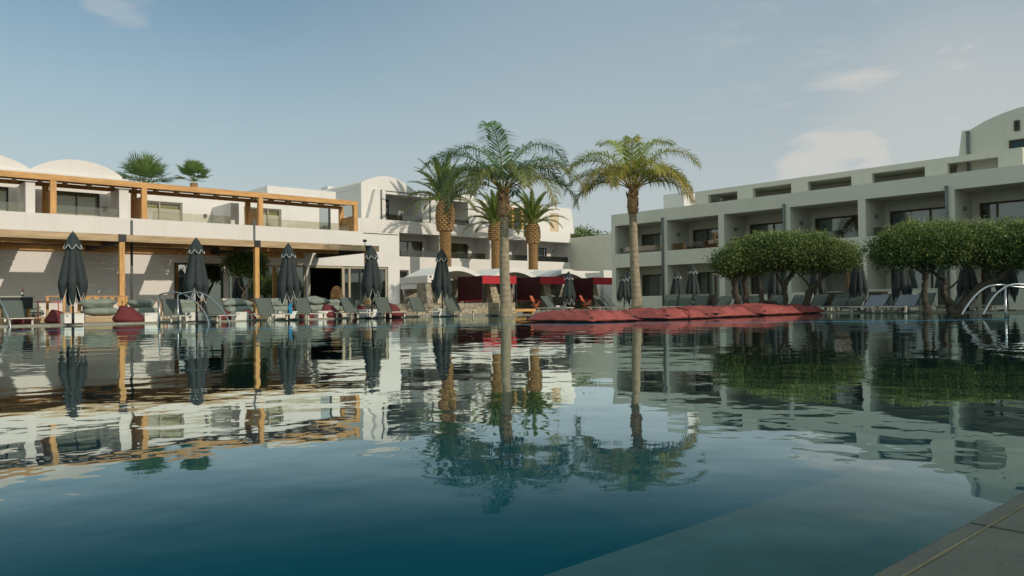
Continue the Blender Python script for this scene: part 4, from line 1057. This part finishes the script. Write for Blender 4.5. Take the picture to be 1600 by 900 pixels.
# ================================================================== LOUNGERS
def make_lounger(mname, sling, ang=58):
    t = thing('sun_lounger', '', 'sun lounger')
    f = LMB(); w = 0.34; h = 0.27
    for s in (-1, 1): f.box(s*w-0.025, s*w+0.025, -1.0, 0.95, h-0.05, h)
    for y in (-0.98, 0.0, 0.90): f.box(-w+0.025, w-0.025, y, y+0.04, h-0.045, h-0.005)
    f.build('frame', LFRAME, t, bevel=0.006)
    for sx in (-1, 1):
        for y in (-0.85, 0.72): LMB().box(sx*w-0.03, sx*w+0.03, y, y+0.07, 0, h-0.051).build('leg', LFRAME, t)
    LMB().grid(lambda a, b: (-w+0.03+(2*w-0.06)*a, -0.95+1.10*b, h+0.012-0.02*math.sin(PI*a)), 6, 4).build('seat', sling, t)
    a_ = math.radians(ang); L = 0.80
    m = LMB(); rot = Matrix.Rotation(a_, 3, 'X')
    m.obox((0, 0.15+math.cos(a_)*L/2, h+math.sin(a_)*L/2), 2*w-0.06, L, 0.022, rot); m.build('backrest', sling, t, bevel=0.008)
    fm = LMB()
    for s in (-1, 1): fm.obox((s*(w-0.012), 0.15+math.cos(a_)*L/2, h+math.sin(a_)*L/2-0.012), 0.028, L, 0.028, rot)
    fm.tube([(-w+0.05, 0.70, h-0.02), (-w+0.05, 0.15+math.cos(a_)*L*0.7, h+math.sin(a_)*L*0.68)], 0.012, 6).tube([(w-0.05, 0.70, h-0.02), (w-0.05, 0.15+math.cos(a_)*L*0.7, h+math.sin(a_)*L*0.68)], 0.012, 6)
    fm.tube([(-w, 0.15+math.cos(a_)*L, h+math.sin(a_)*L-0.012), (w, 0.15+math.cos(a_)*L, h+math.sin(a_)*L-0.012)], 0.014, 6)
    fm.build('backrest_frame', FRAME_D, t)
    return t
LG = 'grey sling sun loungers round the pool'
lo = make_lounger('a', SLING)
lefts = [(14, 27.6, 'sun lounger at the left edge of the picture, beside the handrail'),
         (262, 29.0, 'sun lounger seen through the left arched handrail'),
         (330, 29.2, 'sun lounger behind the second arched handrail'),
         (409, 30.4, 'sun lounger just right of the middle pergola post'),
         (468, 31.4, 'sun lounger beside the blue towel and broad parasol'),
         (542, 32.6, 'sun lounger between burgundy bean bags before the dark doorway'),
         (594, 33.2, 'sun lounger right of the last dark parasol by the pergola'),
         (648, 34.3, 'sun lounger in front of the stone hut opening'),
         (702, 34.8, 'sun lounger behind the pole of the parasol by the stone hut')]
for px, d, lab in lefts:
    p = at_depth(px, d, DZ); place(lo, (p.x+0.15, p.y-0.3, DZ), 0.05*math.sin(px), lab, LG, (1, 1, 0.90))
lr = make_lounger('b', SLING, 48)
rights = [(866, 41.0, 0.2, 'sun lounger behind the middle red canopy, left of the furled parasol'),
          (948, 42.0, 0.3, 'dark sun lounger before the last cabana, left of two'),
          (962, 41.5, 0.3, 'dark sun lounger before the last cabana, right of two'),
          (1046, 39.0, -1.2, 'sun lounger seen edge on left of the two close parasols'),
          (1068, 38.6, -1.2, 'sun lounger seen edge on under the shorter close parasol'),
          (1092, 38.0, -1.2, 'sun lounger seen edge on under the taller close parasol'),
          (1124, 36.5, -1.57, 'sun lounger with low back left of the left olive tree'),
          (1152, 35.6, -1.57, 'sun lounger behind the left olive trunk'),
          (1170, 36.2, -1.57, 'sun lounger between the twin trunks of the left olive'),
          (1206, 35.2, -1.57, 'sun lounger behind the low bough of the middle olive'),
          (1242, 34.6, -1.57, 'sun lounger before the white terrace wall, left of the leaning trunk'),
          (1272, 34.2, -1.57, 'sun lounger before the white terrace wall, right of the leaning trunk'),
          (1306, 33.0, -1.57, 'sun lounger in the gap between olives, left of two'),
          (1330, 32.6, -1.57, 'sun lounger in the gap between olives, beside the parasol'),
          (1378, 33.6, -1.57, 'rear sun lounger behind the left pale lounger'),
          (1396, 33.2, -1.57, 'rear sun lounger between the two pale loungers'),
          (1440, 31.8, -1.57, 'sun lounger behind the first twisted olive trunk'),
          (1500, 31.0, -1.57, 'sun lounger behind the gnarled olive trunk'),
          (1550, 30.2, -1.57, 'sun lounger behind the curved handrail at the right')]
for k, (px, d, rz, lab) in enumerate(rights):
    place(lr, at_depth(px, d, DZ), rz+0.06*math.sin(k*2.1), lab, LG, (1, 1, 0.86) if px > 1100 else None)
lp = make_lounger('c', SLING_L, 40)
for px, d, lab in ((1362, 30.8, 'pale grey sun lounger facing the pool, left of the pale pair'), (1410, 30.0, 'pale grey sun lounger facing the pool, right of the pale pair')):
    place(lp, at_depth(px, d, DZ), -1.57, lab, LG, (1.25, 1, 0.85))

# ================================================================== CUSHIONS, BEAN BAGS, PLATFORMS, CUBES
def pillow(m, c, sx, sy, sz, r, rz=0.0, puff=2.6, n=14, lump=0.04):
    ph = [r.uniform(0, 6.28) for _ in range(6)]
    def fn(a, b):
        th = 2*PI*a; fi = PI*(b-0.5)
        ct, st = math.cos(th), math.sin(th); cf, sf = math.cos(fi), math.sin(fi)
        e = 2.0/puff
        sg = lambda v: (1 if v >= 0 else -1)*abs(v)**e
        x = sg(cf)*sg(ct); y = sg(cf)*sg(st); z = (1 if sf >= 0 else -1)*abs(sf)**0.8
        k = 1+lump*(math.sin(5*x+ph[0])+math.sin(6*y+ph[1])+math.sin(4*z+ph[2])+math.sin(9*x+7*z+ph[3])*0.6)
        x, y, z = x*sx/2*k, y*sy/2*k, z*sz/2*k
        return (c[0]+x*math.cos(rz)-y*math.sin(rz), c[1]+x*math.sin(rz)+y*math.cos(rz), c[2]+z)
    return m.grid(fn, n*2, n, closed_u=True)
def cushion_stack(px, d, w, h, lab, seed, plank=True):
    h *= 1.28
    r = random.Random(seed); p = at_depth(px, d, DZ)
    t = thing('cushion_daybed', lab, 'daybed', p, group='sage grey cushion daybeds on the terrace')
    hp = 0.24
    MB().box(p.x-w/2-0.03, p.x+w/2+0.03, p.y-0.45, p.y+0.55, DZ, DZ+hp).build('platform', WOOD_OLD if plank else LFRAME, t, bevel=0.01)
    z = DZ+hp
    pillow(MB(), (p.x, p.y+0.05, z+h*0.25), w, 0.95, h*0.5, r, 0, 3.5, 14, 0.02).build('seat_cushion', CUSH, t)
    pillow(MB(), (p.x-w*0.05, p.y+0.12, z+h*0.69), w*0.96, 0.85, h*0.60, r, 0.05, 2.2, 16, 0.085).build('back_cushion', CUSH, t)
for i, (px, d, w, h, lab) in enumerate([(42, 30.2, 1.15, .46, 'sage cushion daybed at the far left beside the dark bar counter'),
        (158, 30.0, 1.25, .52, 'sage cushion daybed on a wooden platform with a white plate on its side'),
        (226, 31.4, 1.0, .50, 'sage cushion daybed right of the steel shower pole'),
        (292, 32.0, .9, .48, 'sage cushion daybed behind the arched handrails'),
        (372, 33.2, 1.25, .50, 'sage cushion daybed under the ficus tree, left of the middle pergola post'),
        (436, 34.0, 1.1, .48, 'sage cushion daybed half hidden by the broad parasol'),
        (496, 34.2, 1.3, .54, 'sage cushion daybed directly before the dark doorway'),
        (522, 35.8, .7, .44, 'small sage cushion daybed beside the rattan chair')]):
    cushion_stack(px, d, w, h, lab, 50+i, plank=i in (0, 1))
def beanbag(px, d, w, h, lab, seed):
    h *= 0.88
    r = random.Random(seed); p = at_depth(px, d, DZ)
    m = LMB(); ph = r.uniform(0, 6)
    def fn(a, b):
        th = 2*PI*a; s = b
        rad = (0.5*w)*(1-0.55*s**2.2)*(0.80+0.20*math.sin(PI*min(1, s*1.6+0.15)))*(1+0.05*math.sin(3*th+ph)+0.03*math.sin(7*th+ph*2))
        z = h*s + 0.12*h*s*math.cos(th-2.4)
        if b == 0: rad *= 0.88
        return (rad*math.cos(th)*1.1 - 0.10*w*s, rad*math.sin(th)*0.85, z)
    m.grid(fn, 30, 12, closed_u=True)
    m.quad([fn(1-k/30, 1.0) for k in range(30)], True)
    o = thing('bean_bag', lab, 'bean bag', p, group='burgundy bean bags on the terrace')
    m.build('bag', WINE, o)
    LMB().tube([fn(0.1*k, 0.97) for k in range(11)], 0.012, 5).build('seam', WINE, o)
for i, (px, d, w, h, lab) in enumerate([(35, 28.4, .7, .42, 'burgundy bean bag behind the leftmost lounger'),
        (93, 28.8, .90, .52, 'burgundy bean bag left of the white cube'), (203, 28.8, 1.05, .64, 'large burgundy bean bag beside the first pergola post'),
        (351, 31.2, .65, .50, 'burgundy bean bag right of the arched handrails'), (389, 31.8, .6, .42, 'small burgundy bean bag before the middle pergola post'),
        (517, 33.2, .95, .62, 'burgundy bean bag left of the lounger before the dark doorway'), (567, 33.6, .75, .56, 'burgundy bean bag by the end post of the pergola'),
        (616, 34.2, .85, .62, 'burgundy bean bag in the sun at the corner of the white wing'), (478, 32.6, .6, .5, 'burgundy bean bag peeping out behind the lounger with the towel')]):
    beanbag(px, d, w, h, lab, 80+i)
def cube_table(px, d, w, h, lab, seed):
    p = at_depth(px, d, DZ); t = thing('cube_table', lab, 'side table', p, group='white cube tables by the parasols')
    m = LMB().wall('y', -w/2, -w/2+0.03, -w/2, w/2, 0, h-0.03, [(-w/2+0.05, -w/2+0.12, h*0.72, h*0.82)])
    m.box(-w/2, w/2, w/2-0.03, w/2, 0, h-0.03).box(-w/2, -w/2+0.03, -w/2+0.031, w/2-0.031, 0, h-0.03).box(w/2-0.03, w/2, -w/2+0.031, w/2-0.031, 0, h-0.03)
    m.build('body', WHITEP, t); LMB().box(-w/2-0.01, w/2+0.01, -w/2-0.01, w/2+0.01, h-0.029, h).build('table_top', WHITEP, t, bevel=0.008)
for i, (px, d, w, h, lab) in enumerate([(113, 27.6, .62, .36, 'white cube table at the foot of the leftmost parasol'), (235, 29.2, .55, .34, 'white cube table left of the first arched handrail'),
        (297, 29.6, .5, .34, 'white cube table between the arched handrails'), (320, 29.5, .35, .32, 'narrow white cube table by the pole of the second parasol'), (375, 30.8, .5, .32, 'white cube table under the ficus tree'),
        (430, 31.8, .5, .32, 'white cube table left of the blue towel'), (455, 31.2, .35, .32, 'narrow white cube table at the foot of the broad parasol'),
        (503, 33.0, .7, .30, 'wide low white cube table before the dark doorway'), (578, 33.2, .7, .34, 'wide white cube table at the foot of the parasol by the end post'), (686, 35.0, .4, .32, 'white cube table left of the pole before the stone hut'), (697, 35.0, .35, .32, 'narrow white cube table right of the pole before the stone hut')]):
    cube_table(px, d, w, h, lab, i)
# blue towel on the pole
p = at_depth(453, 30.75, 0); tw_ = MB().grid(lambda a, b: (p.x-0.05+0.14*a+0.02*math.sin(b*8), p.y+0.02*math.sin(a*9), 0.25+0.42*b), 6, 10).build('towel', BLUET, origin=(p.x, p.y, 0.25))
tag(tw_, 'small blue towel hanging at the pole of the broad parasol', 'towel')

# ---- wooden tables and chairs on the terrace
def stool_table(px, Y, w, h, lab, name='bar_table', cat='table'):
    q = on_y(px, 470, Y); t = thing(name, lab, cat, (q.x, Y, DZ), group='wooden tables and chairs under the pergola')
    LMB().box(-w/2, w/2, -0.3, 0.3, h-0.04, h).build('table_top', WOOD_FURN, t, bevel=0.005)
    for sx in (-1, 1):
        for sy in (-1, 1): LMB().box(sx*(w/2-0.08)-0.03, sx*(w/2-0.08)+0.03, sy*0.22-0.03, sy*0.22+0.03, 0, h-0.041).build('leg', WOOD_FURN, t)
stool_table(243, 37.8, .55, .84, 'small wooden table against the sunlit wall')
stool_table(268, 38.2, .7, .82, 'small wooden table before the first glass pane')
stool_table(330, 38.4, 1.6, .86, 'long wooden table before the mirrored hedge')
stool_table(428, 38.4, 2.6, .88, 'long wooden table behind the broad parasol')
def chair(px, Y, lab, rz):
    q = on_y(px, 470, Y); t = thing('dining_chair', lab, 'chair', (q.x, Y, DZ), rz, group='white dining chairs behind the glass front tables')
    for sx in (-1, 1):
        LMB().box(sx*.2-.02, sx*.2+.02, -.2, -.16, 0, .45).build('leg', WHITEP, t)
        LMB().box(sx*.2-.02, sx*.2+.02, .16, .2, 0, .45).build('leg', WHITEP, t)
    LMB().box(-.22, .22, -.22, .22, .451, .49).build('seat', WHITEP, t, bevel=0.01)
    LMB().grid(lambda a, b: (-.21+.42*a, .20-.05*math.sin(PI*a)+0.06*b, .52+.42*b), 8, 3).build('backrest', WHITEP, t)
for i, px in enumerate((346, 358, 412, 428, 443)):
    chair(px, 39.0, 'white dining chair, number %s from the left along the glass front' % ('one', 'two', 'three', 'four', 'five')[i] if False else
          ('white dining chair left of the ficus trunk', 'white dining chair touching the ficus trunk', 'white dining chair just right of the middle post', 'white dining chair left of the broad parasol', 'white dining chair hidden by the broad parasol')[i], 0.2*i)
# wooden lattice bench at the left
q = on_y(112, 480, 33.4); BN = thing('garden_bench', 'open wooden slat bench behind the leftmost parasol', 'bench', (q.x, 33.4, DZ))
for x in (-.85, -.3, .75): LMB().box(x, x+.08, -.04, .04, 0, .98).build('upright', WOODV, BN)
LMB().box(-.85, .83, -.045, .045, .30, .40).build('seat', WOOD_OLD, BN); LMB().box(-.9, .88, -.03, .03, .981, 1.03).build('top_rail', WOOD_FURN, BN)
for k in range(3): LMB().box(-.05+k*.25, .08+k*.25, -.02, .02, .401, .98).build('slat', WOODV, BN)
q = on_y(164, 480, 34.0); BN = thing('garden_bench', 'open wooden slat bench behind the sage cushions on the platform', 'bench', (q.x, 34.0, DZ))
for x in (-.8, .75): LMB().box(x, x+.08, -.04, .04, 0, .98).build('upright', WOODV, BN)
LMB().box(-.85, .83, -.045, .045, .30, .40).build('seat', WOOD_OLD, BN); LMB().box(-.9, .88, -.03, .03, .981, 1.03).build('top_rail', WOOD_FURN, BN)
for k in range(5): LMB().box(-.62+k*.27, -.48+k*.27, -.02, .02, .62, .98).build('slat', WOODV, BN)
# pink framed side table
q = on_y(74, 480, 33.0); PT = thing('side_table', 'thin pink metal frame side table left of the bench', 'side table', (q.x, 33.0, DZ))
PK = mat('pink_metal', (0.55, 0.13, 0.13), vary=0.05)
LMB().box(-.4, .35, -.25, .25, .78, .82).build('table_top', PK, PT)
for x in (-.36, .30): LMB().box(x, x+.035, -.24, -.2, 0, .779).build('leg', PK, PT)
# bar counter with bottle
q = on_y(24, 460, 34.2); BC = thing('bar_counter', 'small dark bar counter at the left edge', 'counter', (q.x, 34.2, DZ))
LMB().box(-.52, .52, -.3, .3, 0.55, 0.98).build('cabinet', DARK_METAL, BC); LMB().box(-.60, .60, -.34, .34, .981, 1.03).build('counter_top', mat('pale_counter', (0.4,0.42,0.36)), BC)
for x in (-.45, .40): LMB().box(x, x+.05, -.25, .25, 0, .549).build('leg', WOODV, BC)
BO = thing('bottle', 'dark red bottle standing on the bar counter', 'bottle', (q.x+.22, 34.1, DZ+1.03))
LMB().tube([(0,0,0), (0,0,.16), (0,0,.21), (0,0,.24), (0,0,.31)], [.045, .045, .03, .015, .015], 12).build('body', mat('dark_red_glass', (0.12, 0.02, 0.02), rough=0.1), BO)
LMB().tube([(0,0,.05), (0,0,.14)], .047, 12).build('label', PIPING, BO)
# peacock rattan chair
q = on_y(529, 455, 39.2); RC = thing('rattan_chair', 'round backed rattan chair glowing in the dark doorway', 'chair', (q.x, 39.2, DZ), 0.5)
RM = mat('rattan', (0.48, 0.29, 0.13), vary=0.3, scale=20)
m = LMB()
for rr in (0.62, 0.48, 0.34): m.tube([(rr*math.cos(a), 0.12, 1.0+rr*0.95*math.sin(a)) for a in [PI*k/24 for k in range(-3, 28)]], 0.018, 6)
for k in range(17):
    a = PI*k/16; m.tube([(0.12*math.cos(a), 0.1, 0.55+0.12*math.sin(a)), (0.62*math.cos(a), 0.12, 1.0+0.59*math.sin(a))], 0.010, 5)
m.build('backrest', RM, RC)
LMB().tube([(0,-.05,.42), (0,-.05,.47)], .36, 24).build('seat', RM, RC)
LMB().tube([(0,-.05,0), (0,-.05,.2), (0,-.05,.419)], [.34, .2, .34], 18).build('base', RM, RC)
# slim steel shower poles through the pergola
for px, d, h, lab in ((206, 34.0, 4.35, 'tall slim steel pole right of the first pergola post'), (398, 39.2, 4.9, 'short length of steel pole rising above the middle of the pergola beam')):
    p = at_depth(px, d, DZ); t = thing('steel_pole', lab, 'pole', p)
    LMB().tube([(0,0,0), (0,0,h)], 0.055, 12).tube([(0,0,h), (0,0,h+0.05)], [0.055, 0.02], 12).build('pole', PIPE, t); LMB().tube([(0,0,0), (0,0,.03)], .12, 12).build('base', PIPE, t)

# ================================================================== COVERED RED DAYBEDS
def red_bed(px_corner, d, wx, wy, h, lab, seed, strap=False):
    """low double daybed wrapped in a loose cover; its near left corner stands at the given pixel and depth"""
    r = random.Random(seed); c = at_depth(px_corner, d, 0.0)
    t = thing('covered_daybed', lab, 'daybed', (c.x, c.y, 0.02), group='red covered daybeds in a row at the pool edge')
    ph = [r.uniform(0, 6.28) for _ in range(10)]
    m = LMB(); nx, ny = 120, 96
    def hz(u, v):
        e = min(u, 1-u)*wx; f = min(v, 1-v)*wy
        edge = min(1, e/0.30)**0.55*min(1, f/0.30)**0.55
        x, y = u*wx, v*wy
        w = 0.030*math.sin(2.1*x+1.3*y+ph[0]) + 0.025*math.sin(3.3*y-1.1*x+ph[1]) + 0.018*math.sin(7*x+3*math.sin(2*y+ph[2])+ph[3]) + 0.012*math.sin(13*x-6*y+2.2*math.sin(3*x+ph[4]))
        w += 0.036*abs(math.sin(4.2*x+1.7*y+1.3*math.sin(1.9*y+ph[5])+ph[6]))**3
        w += 0.018*(1-abs(math.sin(9.5*x-3.0*y+2.0*math.sin(2.3*y+ph[8])+ph[9])))**2*(1+math.sin(1.7*x+ph[0]))
        w += 0.013*(1-abs(math.sin(6.0*x+11.0*y+2.4*math.sin(1.7*x+ph[4])+ph[2])))**2
        w -= 0.05*math.exp(-((x-wx*0.52-0.1*math.sin(2*y))/0.09)**2)
        crown = 0.10*math.sin(PI*u)**0.5*math.sin(PI*v)**0.5
        return max(0.0, edge*(h-0.10+crown+w))
    def fn(a, b):
        # sides hang down: border of the grid folds to the floor
        u = min(1, max(0, (a-0.06)/0.88)); v = min(1, max(0, (b-0.06)/0.88))
        x, y = u*wx, v*wy; z = hz(0.02+0.96*u, 0.02+0.96*v)
        if a < 0.06 or a > 0.94 or b < 0.06 or b > 0.94:
            k = max(0.06-a, a-0.94, 0.06-b, b-0.94)/0.06
            z = hz(0.02+0.96*u, 0.02+0.96*v)*(1-k)
            bul = 0.06*math.sin(PI*min(1, k))+0.02*math.sin(9*(x+y)+ph[7])*k
            if a < 0.06: x -= bul
            if a > 0.94: x += bul
            if b < 0.06: y -= bul
            if b > 0.94: y += bul
        return (x, y, z)
    m.grid(fn, nx, ny); m.build('cover', BEDC, t)
    LMB().box(0.06, wx-0.06, 0.06, wy-0.06, -0.01, h*0.45).build('base', DARK_METAL, t)
    if strap:
        for q in (0.42,):
            LMB().tube([(wx*q, -0.075, 0.01), (wx*q+0.03, -0.085, h*0.5), (wx*q+0.08, -0.02, h*0.93), (wx*q+0.20, 0.4, h+0.06), (wx*q+0.1, 0.8, h+0.05)], [0.03, 0.035, 0.04, 0.035, 0.02], 7).build('tie', BEDC, t)
    return t
# measured corners on the water plane
def pool_pt(x, y): return on_water(x, y)
beds = [((925, 504.0), 2.1, 2.9, .28, 'large red covered daybed nearest the viewer, its left side in shade', False),
        ((1045, 500.0), 2.2, 2.7, .29, 'red covered daybed with a twisted tie, second from the left', True),
        ((1120, 496.5), 2.4, 2.8, .30, 'deeply wrinkled red covered daybed, third from the left', False),
        ((1196, 493.0), 2.6, 2.8, .36, 'red covered daybed with a dark folded top, fourth from the left', False),
        ((1245, 490.6), 2.3, 2.8, .31, 'red covered daybed at the right end of the row under the leaning olive', False)]
for i, ((px, py), wx, wy, h, lab, st) in enumerate(beds):
    q = on_water(px, py); dd = (q-EYE).dot(CF)
    red_bed(px, dd, wx, wy, h, lab, 200+i, st)
# platform they float on
# salmon chairs by the cabanas
for px, d, rz, lab in ((838, 41.5, 0.6, 'salmon pink folding chair left of the first stone fin'), (915, 43.0, 0.6, 'salmon pink folding chair right of the furled parasol')):
    t = thing('folding_chair', lab, 'chair', at_depth(px, d, DZ), rz, group='salmon folding chairs')
    for s in (-.28, .28):
        LMB().tube([(s, -.3, 0), (s, .15, .62), (s, .3, .9)], .018, 6).tube([(s, .3, 0), (s, -.25, .60)], .018, 6).build('side_frame', SALMON, t)
    LMB().box(-.26, .26, -.22, .2, .38, .42).build('seat', SALMON, t); LMB().obox((0, .24, .74), .52, .03, .34, Matrix.Rotation(-.35, 3, 'X')).build('backrest', SALMON, t)
# small wooden sunbed platform by the stone block
p = at_depth(812, 37.5, DZ); t = thing('low_platform', 'low golden wooden platform right of the tall palm trunk', 'platform', p)
LMB().box(-.7, .7, -.4, .4, .12, .24).build('deck', WOOD, t); LMB().box(-.6, -.5, -.35, .35, 0, .119).box(.5, .6, -.35, .35, 0, .119).build('leg', WOOD, t)
# terrace dining sets in front of the shaded wing
for i, (px, d, lab) in enumerate(((1105, 42.5, 'dark rattan terrace chair behind the taller close parasol'), (1302, 35.6, 'dark rattan terrace chair left of the gap parasol'), (1372, 35.2, 'dark rattan terrace chair beside the grey balcony pier'))):
    t = thing('terrace_chair', lab, 'chair', at_depth(px, d, DZ), -1.2, group='dark rattan terrace chairs')
    LMB().box(-.4, .4, -.35, .35, .15, .42).build('seat', DARK_METAL, t, bevel=0.03); LMB().box(-.4, .4, .25, .36, .421, .85).build('backrest', MATS['dark_stained_beam'], t, bevel=0.02)
    for s in (-.36, .30): LMB().box(s, s+.06, -.35, .24, .421, .62).build('armrest', DARK_METAL, t); LMB().box(s, s+.05, -.3, .3, 0, .149).build('leg', DARK_METAL, t)

# ================================================================== HANDRAILS
def rail(name, pts, r_, lab, g, posts=()):
    P = [Vector(p) for p in pts]; out = []
    for k in range(len(P)-1):
        p0, p1, p2, p3 = P[max(0, k-1)], P[k], P[k+1], P[min(len(P)-1, k+2)]
        for j in range(8):
            t = j/8; out.append(0.5*((2*p1)+(-p0+p2)*t+(2*p0-5*p1+4*p2-p3)*t*t+(-p0+3*p1-3*p2+p3)*t*t*t))
    out.append(P[-1]); o = thing(name, lab, 'handrail', (P[0].x, P[0].y, 0), group=g)
    MB().tube(out, r_, 12).build('rail', CHROME, o)
    for a, b in posts: MB().tube([a, b], r_, 12).build('post', CHROME, o)
def W(px, py, d): return EYE + ray(px, py)*d
HG = 'curved steel pool handrails'
DL = 26.0
rail('handrail', [W(249, 461, DL+.6), W(258, 458, DL+.4), W(275, 457, DL+.2), W(290, 461, DL), W(308, 474, DL-.2), W(322, 492, DL-.4), W(330, 520, DL-.6)], 0.025, 'arched steel handrail in front of the second parasol, left one', HG,
     [(W(249, 461, DL+.6), Vector((W(249, 461, DL+.6).x, W(249, 461, DL+.6).y, -0.4)))])
rail('handrail', [W(278, 461, DL), W(290, 457.5, DL), W(305, 456, DL), W(322, 461, DL-.2), W(338, 473, DL-.4), W(352, 490, DL-.6), W(364, 520, DL-.8)], 0.025, 'arched steel handrail in front of the second parasol, right one', HG,
     [(W(278, 461, DL), Vector((W(278, 461, DL).x, W(278, 461, DL).y, -0.4)))])
rail('handrail', [W(-30, 452, DL), W(-16, 454, DL), W(-4, 464, DL), W(6, 480, DL-.2), W(14, 500, DL-.3), W(20, 530, DL-.4)], 0.027, 'steel handrail curving down at the left edge of the picture', HG)
DR = 22.0
rail('handrail', [W(1503, 492, DR), W(1510, 480, DR), W(1524, 462, DR), W(1541, 449, DR), W(1562, 445, DR), W(1585, 448, DR+.2), W(1640, 452, DR+.3)], 0.032, 'arched steel handrail at the right edge, left one', HG)
rail('handrail', [W(1536, 492, DR), W(1544, 477, DR), W(1556, 460, DR), W(1574, 447, DR), W(1592, 444, DR), W(1620, 448, DR), W(1660, 452, DR)], 0.032, 'arched steel handrail at the right edge, right one with upright', HG,
     [(W(1570.5, 449, DR), Vector((W(1570.5, 449, DR).x, W(1570.5, 449, DR).y, -0.4)))])
bpy.context.view_layer.update()
